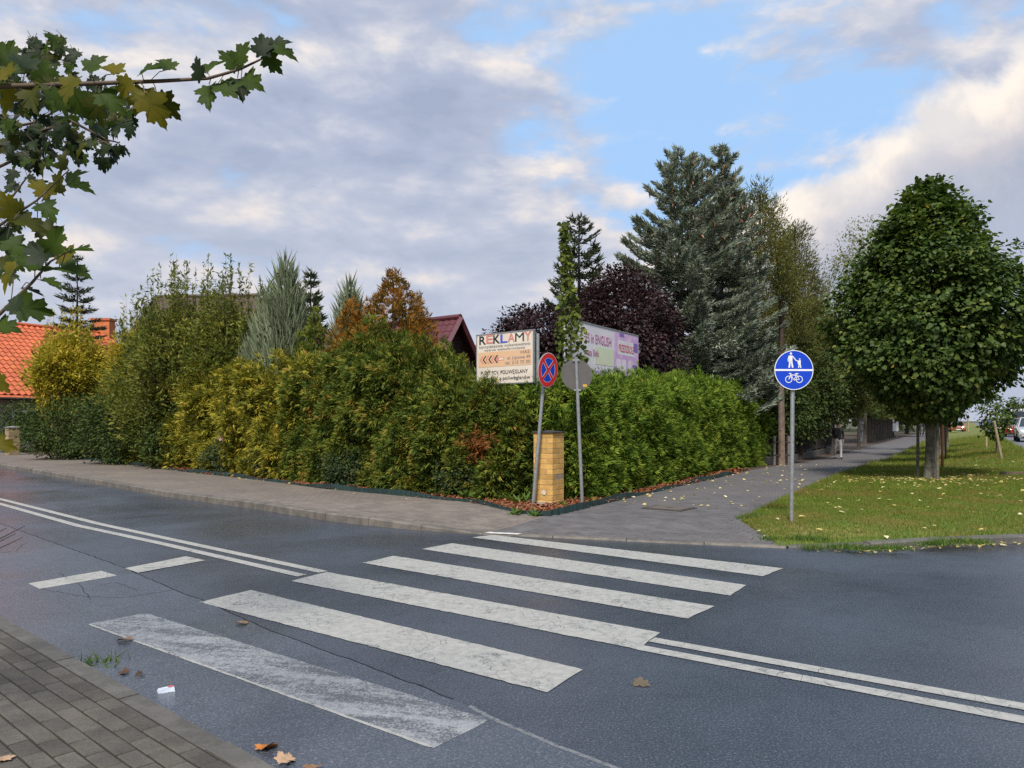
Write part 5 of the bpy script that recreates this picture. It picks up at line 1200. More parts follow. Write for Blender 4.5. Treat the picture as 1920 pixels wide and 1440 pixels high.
def gable_house(name, label, apex, dirv_, L, k, drop, m_roof, m_wall, m_gab, walls_z, over=.3, step=0):
    """apex: near end of the ridge; ridge runs along dirv_ for L; half span k"""
    apex = Vector(apex); d = Vector((*dirv_, 0)).normalized(); nn = Vector((d.y, -d.x, 0)); root = thing(name, label, 'house', (apex.x, apex.y, -.05))
    e = apex + d * L
    for sg in (1, -1):
        mb = MB(); nr_ = 16 if step else 1
        for j in range(nr_):
            f0, f1 = j / nr_, (j + 1) / nr_; up0, up1 = (.03, .06) if step else (.03, .03)
            nc = int(L / .25) if step else 1; vs = []
            for i in range(nc * 3 + 1 if step else 2):
                a = i / (nc * 3 if step else 1) * L; wv = .02 * math.sin(i * 2.094) if step else 0
                for ff, uu in ((f0, up0), (f1, up1), (f1, .02)):
                    p = apex + d * a + nn * sg * k * ff; vs.append((p.x, p.y, apex.z - drop * ff + uu + wv))
            nn_ = len(vs) // 3
            for i in range(nn_ - 1): mb.add([vs[3 * i], vs[3 * i + 1], vs[3 * i + 4], vs[3 * i + 3]], [(0, 1, 2, 3)]); mb.add([vs[3 * i + 1], vs[3 * i + 2], vs[3 * i + 5], vs[3 * i + 4]], [(0, 1, 2, 3)])
        mb.build('roof_slope', m_roof, root, True)
        for en in (apex, e):
            q0 = en - d * (.02 if en is apex else -.02); q1 = q0 + nn * sg * k; q1.z -= drop
            MB().tube([q0 + Vector((0, 0, .0)), q1], .09, 4).build('verge_board', m_roof, root, True)
    MB().tube([apex + Vector((0, 0, .05)), e + Vector((0, 0, .05))], .09, 8).build('ridge', m_roof, root, True)
    i0_, i1_ = apex + d * over, e - d * over; kk = k - over * .8; dz_ = drop * (kk / k)
    g0 = [i0_ + nn * kk, i0_ - nn * kk, i1_ - nn * kk, i1_ + nn * kk]
    vs = [(p.x, p.y, -.05) for p in g0] + [(p.x, p.y, apex.z - dz_ - .08) for p in g0] + [(i0_.x, i0_.y, apex.z - .1), (i1_.x, i1_.y, apex.z - .1)]
    for ids, nm_, mm in (((1, 2, 6, 5), 'wall', m_wall), ((3, 0, 4, 7), 'wall', m_wall), ((0, 1, 5, 8, 4), 'gable_wall', m_gab), ((2, 3, 7, 9, 6), 'gable_wall', m_wall)):
        MB().add([vs[i] for i in ids], [tuple(range(len(ids)))]).build(nm_, mm, root, True)
    for sg in (1, -1):
        for fz in (.3, .7):
            q = apex + d * (L * fz) + nn * sg * (kk + .01); wo = MB().box((q.x, q.y, walls_z), (1.2, .1, 1.2), math.atan2(d.y, d.x)).build('window', M_wht, root, True)
            MB().box((q.x + nn.x * sg * .02, q.y + nn.y * sg * .02, walls_z), (1.0, .1, 1.0), math.atan2(d.y, d.x)).build('pane', M_pane, wo)
    return root
M_pane = pmat('window_pane', (.03, .035, .045), rough=.08)
gable_house('house', 'house with maroon metal tile roof and dark gable behind the hedge', (-1.6, 24, 4.78), (-.79, .613), 8, 2.6, 3.7, pmat('maroon_metal_roof', (.11, .03, .036), (.085, .024, .03), 4, .5), pmat('brown_wall', (.2, .12, .08)), pmat('dark_gable_boards', (.06, .03, .022), (.045, .022, .016), 6, .8), .9, step=1)
gable_house('house', 'pinkish house with brown gable roof hidden behind the willow shrubs', (-16.9, 36.5, 7.4), (.97, -.1), 6.5, 4.2, 4.0, pmat('brown_roof', (.085, .055, .042), (.065, .042, .034), 3, .7), pmat('pink_plaster', (.40, .26, .26), (.36, .24, .24), 2, .9), pmat('brown_gable', (.12, .06, .045), (.10, .05, .04), 3, .8), 2.4)

# ------------------------------------------------------------------ cars
M_tyre = pmat('tyre_rubber', (.012, .012, .013), rough=.85); M_rim = pmat('wheel_rim', (.35, .35, .36), rough=.35, metal=.8); M_glass = pmat('car_glass', (.02, .025, .03), rough=.06, spec=.8)
M_lamp = emat('lit_headlamp', (1, .86, .66), 6); M_plate = W((.74, .74, .74)); M_dkpl = pmat('dark_plastic', (.02, .02, .021), rough=.6)
def loft_x(st, m, name, root):
    """st: list of (y, [(x, z), ...]) half sections; mirrored"""
    mb = MB(); n = len(st[0][1]); vs = []
    for y, sec in st:
        full = [(x, z) for x, z in sec] + [(-x, z) for x, z in reversed(sec)]
        vs += [(x, y, z) for x, z in full]
    w_ = 2 * n; fs = [(i * w_ + k, i * w_ + (k + 1) % w_, (i + 1) * w_ + (k + 1) % w_, (i + 1) * w_ + k) for i in range(len(st) - 1) for k in range(w_)]
    fs += [tuple(reversed(range(w_))), tuple((len(st) - 1) * w_ + k for k in range(w_))]
    mb.add(vs, fs); return mb.build(name, m, root, smooth=False)
def car(name, label, paint_c, p, z, rot, van=False, cat='car', group=None, lights=True, metal=.5):
    root = thing(name, label, cat, (p[0], p[1], z), rot, group); m = pmat('paint_' + label.split()[0], paint_c, tuple(x * .92 for x in paint_c), 3, .3, metal=metal, coat=.6)
    Lg = 5.4 if van else 4.3; tall = 2.45 if van else 1.47
    sec = lambda hw, zb, zs: [(0.02, zb), (hw * .9, zb), (hw, zb + .16), (hw * 1.0, (zb + zs) / 2), (hw * .97, zs - .1), (hw * .86, zs), (.02, zs + .015)]
    if van: S_ = [(0, .35, .75, .80), (.15, .25, .95, .93), (.8, .22, 1.15, .97), (1.2, .22, 1.25, .98), (5.2, .25, 1.3, .98), (5.4, .35, 1.25, .93)]
    else: S_ = [(0, .32, .56, .68), (.1, .22, .68, .80), (.45, .2, .78, .86), (1.2, .19, .92, .885), (2.2, .19, .95, .89), (3.5, .2, .96, .88), (4.1, .24, .9, .83), (4.3, .34, .78, .74)]
    loft_x([(y, sec(hw, zb, zs)) for y, zb, zs, hw in S_], m, 'body', root)
    if van: gb = [(1.05, .86, 1.22), (1.75, .80, tall - .1), (2.1, .78, tall), (5.1, .78, tall), (5.36, .86, 1.25)]
    else: gb = [(1.05, .76, .9), (1.95, .60, tall - .06), (2.4, .585, tall), (3.2, .58, tall - .03), (4.0, .72, .93)]
    zb = gb[0][2]
    st = [(y, [(.02, zb - .05), (max(w_, gb[0][1]) * 1.0, zb - .05), (w_, zt_ - .05), (w_ * .9, zt_ - .02), (.02, zt_ - .015)]) for y, w_, zt_ in gb]
    loft_x(st, m if van else M_glass, 'cabin' if van else 'windows', root)
    if van:
        a, b_ = gb[0], gb[1]; MB().add([(-.74, a[0] + .03, 1.27), (.74, a[0] + .03, 1.27), (.7, b_[0] - .07, tall - .25), (-.7, b_[0] - .07, tall - .25)], [(0, 1, 2, 3)]).build('windscreen', M_glass, root).location = (0, -.05, .0)
        for s_ in (-1, 1): MB().box((s_ * .86, 1.95, 1.62), (.09, .8, .5)).build('side_window', M_glass, root)
    else:
        MB().add([(-.575, 2.0, tall - .045), (.575, 2.0, tall - .045), (.56, 2.45, tall + .008), (-.56, 2.45, tall + .008), (.55, 3.2, tall - .02), (-.55, 3.2, tall - .02), (.6, 3.45, tall - .14), (-.6, 3.45, tall - .14)], [(0, 1, 2, 3), (3, 2, 4, 5), (5, 4, 6, 7)]).build('roof', m, root)
        for s_ in (-1, 1):
            for pts in ([(.77, 1.08, .9), (.605, 1.97, tall - .05)], [(.605, 1.97, tall - .05), (.595, 3.2, tall - .03), (.74, 4.0, .93)], [(.8, 2.6, .93), (.6, 2.62, tall - .02)]):
                MB().tube([(s_ * x, y, z_) for x, y, z_ in pts], .035, 5).build('pillar', m, root)
    for s_ in (-1, 1):
        hx = .6 if not van else .7; hz_ = .63 if not van else .85
        MB().add([(s_ * (hx - .17), -.012, hz_ - .07), (s_ * (hx + .1), .09, hz_ - .04), (s_ * (hx + .1), .12, hz_ + .06), (s_ * (hx - .15), .06, hz_ + .06)], [(0, 1, 2, 3) if s_ > 0 else (3, 2, 1, 0)]).build('headlight', M_lamp if lights else M_plate, root)
        MB().box((s_ * (1.0 if not van else 1.1), 1.35 if not van else 1.5, 1.0 if not van else 1.45), (.18, .08, .13)).build('mirror', m, root)
        for y in ((.85, 3.4) if not van else (1.0, 4.4)):
            w_ = MB(); rT = .31 if not van else .35; xo = s_ * (.8 if not van else .88)
            prf = [(-.1, rT * .62), (-.1, rT * .93), (-.07, rT), (.07, rT), (.1, rT * .93), (.1, rT * .62)]; n = 20; vs = []
            for k in range(n):
                a = 2 * math.pi * k / n; vs += [(xo + dx_, y + math.cos(a) * r_, rT + math.sin(a) * r_) for dx_, r_ in prf]
            w_.add(vs, [(k * 6 + j, k * 6 + j + 1, ((k + 1) % n) * 6 + j + 1, ((k + 1) % n) * 6 + j) for k in range(n) for j in range(5)])
            wo = w_.build('wheel', M_tyre, root, smooth=True)
            MB().disc((y, rT), rT * .64, lambda u_, v_: (xo + s_ * .085, u_, v_), 16).build('rim', M_rim, wo)
    fz = .33 if not van else .5
    MB().box((0, -.005, fz + .16), (.7, .05, .12)).build('grille', M_dkpl, root); MB().box((0, .01, fz - .04), (1.2, .06, .1)).build('lower_intake', M_dkpl, root)
    MB().box((0, -.035, fz + .04), (.52, .02, .11)).build('number_plate', M_plate, root)
    for s_ in (-1, 1): MB().box((s_ * .66, Lg - .06, .72 if not van else 1.1), (.2, .14, .14 if not van else .4)).build('tail_light', M_red, root)
    return root
RT = math.atan2(U[1], U[0]) - math.pi / 2
GRP = None
for s_, of, nm, lab, col_, van, me_ in ((17.2, 1.45, 'car', 'silver white car with lit headlamps at the head of the queue', (.60, .60, .58), 0, .4), (33, 1.35, 'car', 'red car waiting behind the silver white car', (.42, .02, .025), 0, .2),
        (41, 1.0, 'car', 'beige gold car with bright headlamps in the queue', (.42, .36, .29), 0, .5), (52, 2.5, 'van', 'white van towering above the queue of cars', (.72, .72, .71), 1, 0),
        (62, .55, 'car', 'black car with dim front partly hidden by young tree leaves', (.02, .02, .022), 0, .3), (78, .5, 'car', 'dark grey car further back in the queue', (.05, .052, .06), 0, .4), (98, .5, 'car', 'near-black small car far down the queue', (.025, .025, .03), 0, .3), (132, .8, 'car', 'pale blue grey car at the far end of the queue', (.36, .42, .48), 0, .4)):
    p = ML(s_) + UR * of; car(nm, lab, col_, p, float(zmain(*p)), RT, bool(van), 'van' if van else 'car', 'vehicles queuing on the main road', True, me_)
p = np.array((58.0, 100.0)); car('car', 'orange glowing car with dazzling headlamps turning in by the cabinet', (.4, .12, .04), p, float(h(*p)), R(-25), False, 'car', None, True, .2)

# ------------------------------------------------------------------ people
def person(label, loc, rot, hgt, c_jac, c_leg, hair=(.02, .014, .01), pack=True, stride=.16):
    root = thing('person', label, 'person', loc, rot); k = hgt / 1.75
    J = {}; E = []; Rd = {}
    def jt(n, p, r): J[n] = Vector(p) * k; Rd[n] = r * k
    s = stride
    for n, p, r in (('pel', (0, 0, .95), .15), ('wst', (0, .01, 1.10), .14), ('chs', (0, .0, 1.32), .165), ('nck', (0, -.01, 1.48), .062), ('hd0', (0, -.02, 1.56), .07), ('hd1', (0, -.025, 1.65), .088), ('hd2', (0, -.02, 1.73), .055),
                    ('hl', (.1, -.02, .88), .105), ('kl', (.11, -s * .9, .50), .07), ('al', (.1, -s * 1.35, .1), .045), ('tl', (.105, -s * 1.35 - .17, .045), .038),
                    ('hr', (-.1, .02, .88), .105), ('kr', (-.1, s * .25, .49), .07), ('ar', (-.1, s * 1.6, .12), .045), ('tr', (-.105, s * 1.6 - .15, .045), .038),
                    ('sl', (.19, 0, 1.40), .075), ('el', (.25, .06, 1.13), .055), ('wl', (.23, -.02, .90), .038), ('pl', (.23, -.04, .83), .036),
                    ('sr', (-.19, 0, 1.40), .075), ('er', (-.25, .05, 1.13), .055), ('wr', (-.17, -.12, .96), .038), ('pr', (-.13, -.15, .92), .036)): jt(n, p, r)
    E = [('pel', 'wst'), ('wst', 'chs'), ('chs', 'nck'), ('nck', 'hd0'), ('hd0', 'hd1'), ('hd1', 'hd2'), ('pel', 'hl'), ('hl', 'kl'), ('kl', 'al'), ('al', 'tl'), ('pel', 'hr'), ('hr', 'kr'), ('kr', 'ar'), ('ar', 'tr'),
         ('chs', 'sl'), ('sl', 'el'), ('el', 'wl'), ('wl', 'pl'), ('chs', 'sr'), ('sr', 'er'), ('er', 'wr'), ('wr', 'pr')]
    for sd_, pn in ((1, 'pl'), (-1, 'pr')):
        b0 = J[pn] / k
        for i, (dx_, ln) in enumerate(((-.026, .065), (-.009, .075), (.009, .07), (.026, .055))):
            a, b_ = pn + 'f%d' % i, pn + 'g%d' % i; jt(a, b0 + Vector((dx_ * .4, dx_, -.035)), .0105); jt(b_, b0 + Vector((dx_ * .4, dx_ - .012, -.035 - ln)), .008); E += [(pn, a), (a, b_)]
        jt(pn + 't', b0 + Vector((-.01 * sd_, -.045, -.03)), .011); jt(pn + 'u', b0 + Vector((-.015 * sd_, -.055, -.065)), .009); E += [(pn, pn + 't'), (pn + 't', pn + 'u')]
    names = list(J); me = bpy.data.meshes.new('body'); me.from_pydata([J[n] for n in names], [(names.index(a), names.index(b_)) for a, b_ in E], [])
    o = bpy.data.objects.new('tmp', me); COL.objects.link(o); sk = o.modifiers.new('s', 'SKIN'); sk.use_smooth_shade = True; sub = o.modifiers.new('u', 'SUBSURF'); sub.levels = 1; sub.render_levels = 1
    for i, n in enumerate(names): o.data.skin_vertices[0].data[i].radius = (Rd[n], Rd[n] * (.72 if n in ('chs', 'wst', 'pel') else 1)); o.data.skin_vertices[0].data[i].use_root = (n == 'pel')
    bpy.context.view_layer.update()
    bm_ = bpy.data.meshes.new_from_object(o.evaluated_get(bpy.context.evaluated_depsgraph_get())); bpy.data.objects.remove(o)
    mats = [pmat('jacket', c_jac, rough=.8), pmat('trousers', c_leg, rough=.85), pmat('skin', (.40, .23, .16), rough=.6), pmat('shoes', (.03, .03, .032), rough=.6)]
    for m in mats: bm_.materials.append(m)
    for f in bm_.polygons:
        c_ = f.center / k; f.use_smooth = True
        f.material_index = 3 if c_.z < .11 else (1 if c_.z < .93 and abs(c_.x) < .2 and c_.y > -.3 and not (abs(c_.x) > .155 and c_.z > .7) else (2 if c_.z > 1.49 or (abs(c_.x) > .1 and c_.z < .935) else 0))
        if c_.z < .8 and c_.z >= .11 and abs(c_.x) < .2: f.material_index = 1
    body = mk('body', bm_, None, root)
    # face and hair
    hc = J['hd1']; mb = MB(); n1, n2 = 12, 8
    vs = []
    for i in range(n2 + 1):
        th = math.pi * .62 * i / n2
        for j in range(n1):
            a = 2 * math.pi * j / n1; rr = .102 * k; vs.append((hc.x + rr * math.sin(th) * math.cos(a) * .92, hc.y + .014 * k + rr * math.sin(th) * math.sin(a), hc.z + .022 * k + rr * 1.08 * math.cos(th) + (.035 * k if math.sin(a) < -.35 and i > 4 else 0)))
    mb.add(vs, [(i * n1 + j, (i + 1) * n1 + j, (i + 1) * n1 + (j + 1) % n1, i * n1 + (j + 1) % n1) for i in range(n2) for j in range(n1)]).build('hair', pmat('hair', hair, rough=.7), root)
    for s_ in (-1, 1): MB().box((hc.x + s_ * .032 * k, hc.y - .086 * k, hc.z - .005 * k), (.024 * k, .012 * k, .011 * k)).build('eye', M_dkpl, root); MB().box((hc.x + s_ * .09 * k, hc.y, hc.z - .01 * k), (.016 * k, .035 * k, .055 * k)).build('ear', mats[2], root)
    MB().add([(hc.x, hc.y - .085 * k, hc.z), (hc.x - .014 * k, hc.y - .08 * k, hc.z - .04 * k), (hc.x + .014 * k, hc.y - .08 * k, hc.z - .04 * k), (hc.x, hc.y - .108 * k, hc.z - .036 * k)], [(0, 1, 3), (0, 3, 2), (1, 2, 3)]).build('nose', mats[2], root)
    MB().box((hc.x, hc.y - .078 * k, hc.z - .062 * k), (.04 * k, .012 * k, .009 * k)).build('mouth', pmat('lips', (.3, .12, .1)), root)
    if pack:
        MB().box((0, .17 * k, 1.24 * k), (.3 * k, .15 * k, .42 * k), taper=.85).build('backpack', M_dkpl, root)
        for s_ in (-1, 1): MB().tube([(s_ * .1 * k, .12 * k, 1.42 * k), (s_ * .11 * k, 0, 1.475 * k), (s_ * .115 * k, -.135 * k, 1.36 * k), (s_ * .12 * k, -.12 * k, 1.15 * k)], .02 * k, 5).build('shoulder_strap', pmat('grey_strap', (.10, .10, .11)), root)
    return root
g = GT(1571, 861); person('person walking towards the junction in black jacket and light trousers', g, R(-12), 1.62, (.012, .012, .014), (.46, .45, .42))
g = PLS + U * 72 + UR * 1.5; person('distant person in dark clothes far along the path', (g[0], g[1], float(h(*g))), R(10), 1.75, (.02, .02, .025), (.03, .03, .04), pack=False)
g = PLS + U * 73 + UR * .9; person('distant person in grey jacket beside the darkly dressed one', (g[0], g[1], float(h(*g))), R(160), 1.7, (.10, .10, .11), (.03, .03, .04), pack=True)

# ------------------------------------------------------------------ foreground maple
def maple_outline():
    half = [(0, 0), (.10, .02), (.22, -.06), (.30, -.03), (.27, .10), (.40, .14), (.52, .20), (.44, .28), (.47, .36), (.33, .40), (.24, .44), (.31, .56), (.38, .66), (.30, .70), (.24, .78), (.14, .72), (.12, .84), (.06, .92), (0, 1.04)]
    out = [half[0]]
    for i in range(1, len(half)):
        (x0, y0), (x1, y1) = half[i - 1], half[i]
        if i > 2 and i < len(half):
            ln = math.hypot(x1 - x0, y1 - y0); nx, ny = (y1 - y0) / ln, -(x1 - x0) / ln
            out.append(((x0 + x1) / 2 + nx * .022 * (1 if i % 2 else -.6), (y0 + y1) / 2 + ny * .022 * (1 if i % 2 else -.6)))
        out.append((x1, y1))
    return out
M_maple = [leafmat('maple_leaf_' + n, st, 14, tr, .7, .6, .2) for n, st, tr in (('green', [(0, (.02, .042, .004)), (1, (.052, .085, .008))], .4), ('dark', [(0, (.007, .014, .004)), (1, (.016, .03, .007))], .2), ('yellow', [(0, (.08, .085, .006)), (1, (.17, .14, .01))], .5), ('olive', [(0, (.025, .036, .004)), (1, (.065, .07, .007))], .4))]  # the dark set has the shade of backlit leaf undersides put into its colour
leaf_me = {}
def maple_leaf_mesh(v, mi):
    if (v, mi) in leaf_me: return leaf_me[(v, mi)]
    hf = maple_outline(); jr = random.Random(v); cup, roll, tw = (.25 + .25 * jr.random()), (-.5 + jr.random()) * .5, (-.5 + jr.random()) * .8
    L_ = [(x, y) for x, y in hf]; R_ = [(-x, y) for x, y in hf]
    mids = [(0, y) for _, y in hf]
    def bend(x, y): return (x * (1 - .15 * cup), y, cup * abs(x) * .7 - .35 * (y - .35) ** 2 * (1 + roll) + tw * x * y * .5)
    vs = [bend(0, max(0, min(1.04, y))) for _, y in hf] + [bend(x, y) for x, y in L_[1:-1]] + [bend(x, y) for x, y in R_[1:-1]]
    n = len(hf); fs = []
    c_ = min(range(n), key=lambda i: abs(vs[i][1] - .3))
    for side in (0, 1):
        base = n + side * (n - 2); ring = [0] + [base + i for i in range(n - 2)] + [n - 1]
        for i in range(len(ring) - 1):
            f = (c_, ring[i], ring[i + 1]); fs.append(f if side else f[::-1])
    me = MB().add(vs, fs).mesh('leaf'); me.materials.append(M_maple[mi]); me.polygons.foreach_set('use_smooth', np.ones(len(me.polygons), bool))
    leaf_me[(v, mi)] = me; return me
mp = Vector((-3.5, 2.7, .045)); root = thing('maple_tree', 'maple tree with green and yellowing lobed leaves overhanging the road', 'tree', mp)
MB().tube([mp + Vector((0, 0, -.05)), mp + Vector((.03, 0, 1.5)), mp + Vector((-.05, .1, 3)), mp + Vector((0, .2, 4.6))], [.13, .105, .09, .06], 12).build('trunk', M_bark_g, root, True, True)
def branch(px, Y, r0, r1, start):
    pts = [mp + Vector(start)] + [PX(x, y, Y if not isinstance(Y, (list, tuple)) else Y[i]) for i, (x, y) in enumerate(px)]
    rad = list(np.linspace(r0, r1, len(pts))); return MB().tube(pts, rad, 7).build('branch', M_twig, root, True, True), pts
B1, _ = branch([(-60, 165), (0, 162), (160, 157), (300, 152), (390, 147), (450, 130), (500, 106), (530, 92)], 2.6, .011, .002, (0, .1, 2.6))
B2, _ = branch([(-60, 290), (0, 272), (60, 255), (130, 225), (200, 262), (225, 268)], 4.4, .02, .003, (0, .1, 3.0))
B3, _ = branch([(-60, 470), (0, 422), (70, 375), (130, 318)], 2.9, .009, .002, (0, .1, 1.9))
B4, _ = branch([(-60, 640), (0, 588), (60, 530), (95, 490), (130, 470)], 2.5, .009, .002, (0, .1, 1.5))
LR = random.Random(5)
def put_leaf(px, py, Y, size, par, mi, face=.5, nose=None, stem_to=None):
    me = maple_leaf_mesh(LR.randrange(5), mi); o = mk('leaf', me, None, par)
    c_ = PX(px, py, Y); sc = size * .68
    # leaf plane mostly level and drooping; tip direction given in picture angle
    a = nose if nose is not None else LR.uniform(-2.6, -.5)
    tip = Vector((math.cos(a), LR.uniform(-.5, .5), math.sin(a))).normalized()
    up = Vector((LR.uniform(-.35, .35), -face + LR.uniform(-.35, .35), 1 - face + LR.uniform(-.2, .2))).normalized()
    zx = (up - tip * up.dot(tip)).normalized(); xx = tip.cross(zx)
    M4 = Matrix((xx, tip, zx)).transposed().to_4x4() @ Matrix.Scale(sc, 4); M4.translation = c_ - tip * sc * .45 - Vector(root.location) - Vector(par.location)
    o.matrix_local = M4
    b0 = c_ - tip * sc * .45; return b0
stems = {}
def leaf_set(par, Y, lst):
    mb = stems.setdefault(par.name, [par, MB()])[1]
    for px, py, s, mi, face, nose, jx, jy in lst:
        b0 = put_leaf(px, py, Y + LR.uniform(-.12, .12), s, par, mi, face, nose)
        mb.tube([b0, b0.lerp(PX(jx, jy, Y), .5) + Vector((0, 0, .012)), PX(jx, jy, Y)], .0016, 4, cap=False)
# (px, py, size m, material, how far it faces the camera, tip angle in the picture, joint px)
leaf_set(B1, 2.6, [(205, 128, .15, 2, .75, 2.6, 175, 157), (180, 118, .13, 0, .6, 1.0, 178, 157), (285, 128, .15, 0, .45, .3, 270, 153), (310, 118, .12, 0, .4, 2.2, 280, 153), (372, 128, .12, 1, .6, 1.9, 380, 148), (400, 122, .14, 0, .7, .9, 395, 147),
    (430, 112, .13, 0, .7, 2.3, 440, 132), (455, 100, .13, 0, .7, 1.2, 460, 125), (492, 84, .13, 1, .6, 1.7, 500, 106), (520, 84, .13, 1, .6, .5, 510, 102), (535, 100, .12, 0, .6, -.2, 525, 95), (512, 118, .12, 0, .7, -.9, 510, 102),
    (390, 178, .16, 0, .8, -1.5, 400, 147), (425, 168, .14, 0, .7, -.6, 430, 138), (470, 155, .16, 0, .75, -.5, 455, 128), (450, 165, .13, 1, .8, -1.3, 450, 130), (290, 205, .18, 2, .8, -1.1, 262, 155), (262, 185, .17, 2, .85, -1.7, 250, 155), (315, 200, .15, 3, .7, -.8, 285, 153),
    (185, 205, .17, 3, .85, -1.6, 185, 157), (210, 190, .16, 0, .7, -.7, 190, 157), (130, 165, .15, 2, .8, -1.9, 135, 158), (150, 195, .15, 0, .6, -1.2, 150, 157), (95, 160, .15, 3, .7, 2.8, 100, 158), (78, 130, .15, 0, .5, 1.9, 80, 159),
    (40, 112, .16, 1, .5, 2.3, 40, 160), (15, 100, .16, 0, .5, 1.4, 15, 161), (28, 135, .15, 0, .7, .5, 25, 161), (60, 185, .15, 3, .7, -1.3, 60, 160), (20, 190, .15, 2, .8, -2.1, 20, 161), (110, 190, .15, 0, .7, -1.0, 110, 158), (3, 140, .16, 2, .7, 2.9, 0, 161), (235, 165, .12, 2, .8, -2.2, 225, 155)])
leaf_set(B3, 2.9, [(75, 352, .15, 2, .6, 2.4, 80, 365), (110, 342, .14, 3, .6, 1.4, 112, 340), (150, 350, .15, 0, .45, -.2, 122, 330), (140, 330, .13, 0, .45, .6, 126, 322), (120, 300, .13, 3, .7, 1.7, 128, 318), (55, 420, .17, 3, .55, -.3, 60, 382), (95, 435, .17, 3, .55, -.4, 70, 375),
    (40, 400, .15, 0, .6, -1.9, 45, 392), (15, 385, .16, 2, .6, 2.0, 15, 412), (90, 395, .14, 0, .5, -.9, 88, 358), (10, 450, .17, 1, .7, -1.5, 10, 418), (30, 465, .16, 0, .6, -.8, 25, 405)])
leaf_set(B4, 2.5, [(15, 518, .17, 2, .7, -2.2, 20, 572), (62, 580, .17, 0, .75, -.15, 40, 552), (30, 568, .11, 1, .6, 1.8, 30, 560), (110, 505, .15, 0, .4, .1, 92, 492), (140, 508, .14, 0, .35, -.2, 110, 484), (125, 478, .12, 2, .6, 1.2, 128, 471), (150, 468, .13, 0, .35, .2, 130, 470),
    (105, 452, .14, 0, .4, 1.2, 120, 475), (70, 470, .16, 1, .5, 2.4, 85, 500), (45, 490, .16, 0, .5, 2.5, 65, 525), (95, 530, .12, 0, .4, -.4, 75, 512), (10, 615, .15, 0, .6, -.1, -20, 605), (60, 545, .1, 1, .3, -.2, 58, 532), (4, 720, .1, 2, .7, -1, -30, 650), (8, 835, .11, 2, .6, -.3, -40, 660)])
# darker leaf mass hanging further back
mb = stems.setdefault(B2.name, [B2, MB()])[1]
zones = [(0, 250, 150, 245, 105), (60, 215, 235, 310, 44), (0, 100, 225, 320, 54), (55, 140, 75, 150, 30), (0, 80, 85, 170, 22), (0, 45, 330, 540, 18), (20, 90, 330, 420, 8), (170, 250, 230, 300, 12)]
for x0, x1, y0, y1, n in zones:
    for _ in range(n):
        px, py = LR.uniform(x0, x1), LR.uniform(y0, y1); Y = LR.uniform(3.9, 5.0)
        if px > 200 and py < 170: continue
        b0 = put_leaf(px, py, Y, LR.uniform(.10, .155), B2, LR.choice((1, 1, 1, 0, 3)), LR.uniform(.3, .8), LR.uniform(-2.4, -.4))
        j = PX(px + LR.uniform(-25, 10), py - LR.uniform(5, 30), Y); mb.tube([b0, j], .002, 3, cap=False)
for nm, (par, mb) in stems.items(): kind(mb.build('leaf_stalks', M_twig, par), 'stuff').location = -Vector(root.location) - Vector(par.location)
for a, b_ in (((-40, 330), (100, 235)), ((-40, 250), (160, 180)), ((-40, 420), (60, 320)), ((30, 180), (110, 90))):
    p0, p1 = PX(*a, 4.5), PX(*b_, 4.5); MB().tube([p0, p0.lerp(p1, .5) + Vector((0, 0, -.05)), p1], [.012, .008, .003], 5).build('branch', M_twig, root, True)
# bare twigs of a shrub reaching in at the left
b = Vector((*(NK(-1.6) + NKN * 1.25), .045)); tw = thing('bare_shrub', 'bare dark twigs of a leafless shrub beside the near footway', 'shrub', b)
tips = [PX(47, 986, 3.4), PX(30, 1000, 3.45), PX(42, 1008, 3.4), PX(12, 990, 3.5), PX(-20, 960, 3.5), PX(-60, 940, 3.4)]
for i, e in enumerate(tips):
    m_ = b.lerp(e, .55) + Vector((-.1, 0, .1)); MB().tube([b, m_, m_.lerp(e, .6) + Vector((0, 0, -.01)), e], [.009, .006, .004, .0015], 5).build('twig', M_bark_d, tw, True)

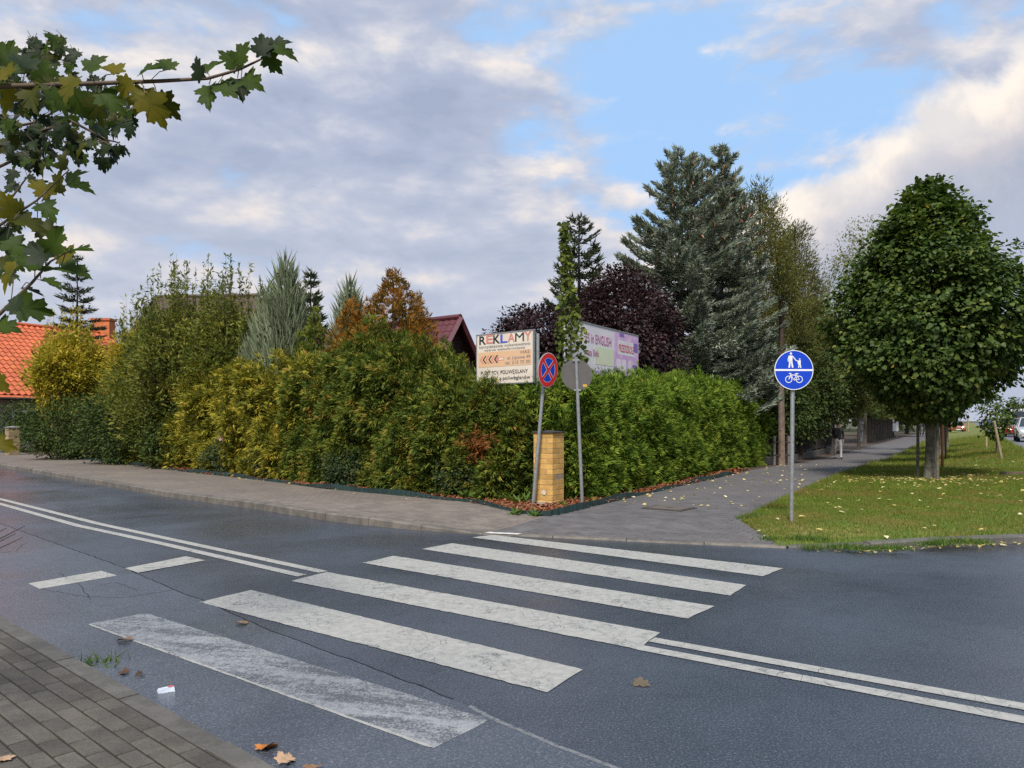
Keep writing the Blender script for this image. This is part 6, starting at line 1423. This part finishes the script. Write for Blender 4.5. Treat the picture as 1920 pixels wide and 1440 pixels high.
# ------------------------------------------------------------------ small litter
def ground_leaf(px, py, s, mi_m, label, z=.012, curl=.5):
    x, y = G(px, py, z); me = maple_leaf_mesh(LR.randrange(5), 0).copy(); me.materials.clear(); me.materials.append(mi_m)
    o = mk('fallen_leaf', me); o.location = (x, y, z + .012); s *= .75; o.scale = (s, s, s * curl * 2); o.rotation_euler = (LR.uniform(-.3, .3), LR.uniform(-.3, .3), LR.uniform(0, 6)); tag(o, label, 'leaf')
M_or = pmat('orange_leaf', (.55, .20, .03), (.40, .13, .02), 20, .7); M_brn = pmat('brown_leaf', (.26, .15, .07), (.18, .10, .05), 20, .8); M_tan = pmat('tan_leaf', (.42, .27, .16), (.32, .2, .12), 20, .8); M_dkb = pmat('dull_brown_leaf', (.11, .085, .055), (.085, .065, .04), 20, .9); M_dkl = pmat('dark_leaf', (.05, .025, .012), (.08, .04, .02), 20, .8)
ground_leaf(489, 1408, .16, M_or, 'bright orange maple leaf lying against the near kerb', .01); ground_leaf(520, 1432, .14, M_tan, 'curled tan maple leaf on the road below the orange leaf', .01); ground_leaf(594, 1438, .15, M_brn, 'brown maple leaf on the asphalt away from the kerb', .01)
ground_leaf(1188, 1281, .15, M_dkb, 'flat brown leaf on the dark asphalt near the double line', .002, .15); ground_leaf(245, 1201, .15, M_brn, 'tan leaf lying on the worn crossing stripe', .012, .3); ground_leaf(462, 1171, .14, M_brn, 'olive brown leaf beside the second crossing stripe', .006, .3)
ground_leaf(241, 1262, .12, M_dkl, 'dark wet leaf clump in the gutter of the near kerb', .004); ground_leaf(268, 1265, .08, M_dkl, 'small dark leaf scrap beside the wet clump', .004); ground_leaf(8, 1430, .13, M_tan, 'pale yellowish leaf on the grey footway blocks', .06)
x, y = G(312, 1297); root = thing('crushed_packet', 'crushed white and red cigarette packet in the gutter', 'litter', (x, y, .004), R(28))
vs = [(-.045, -.03, 0), (.045, -.028, 0), (.04, .032, 0), (-.05, .028, 0), (-.04, -.026, .02), (.04, -.02, .028), (.034, .024, .022), (-.044, .02, .016)]
MB().add(vs, [(0, 3, 2, 1), (4, 5, 6, 7), (0, 1, 5, 4), (1, 2, 6, 5), (2, 3, 7, 6), (3, 0, 4, 7)]).build('carton', pmat('packet_white', (.62, .66, .72), (.5, .55, .62), 40, .5), root)
MB().add([(.012, -.024, .0275), (.041, -.021, .0295), (.035, .0245, .0235), (.004, .0225, .0215)], [(0, 1, 2, 3)]).build('red_print', pmat('packet_red', (.6, .12, .14), rough=.5), root)
pts = [(LR.uniform(60, 420), LR.uniform(1200, 1420)) for _ in range(0)]
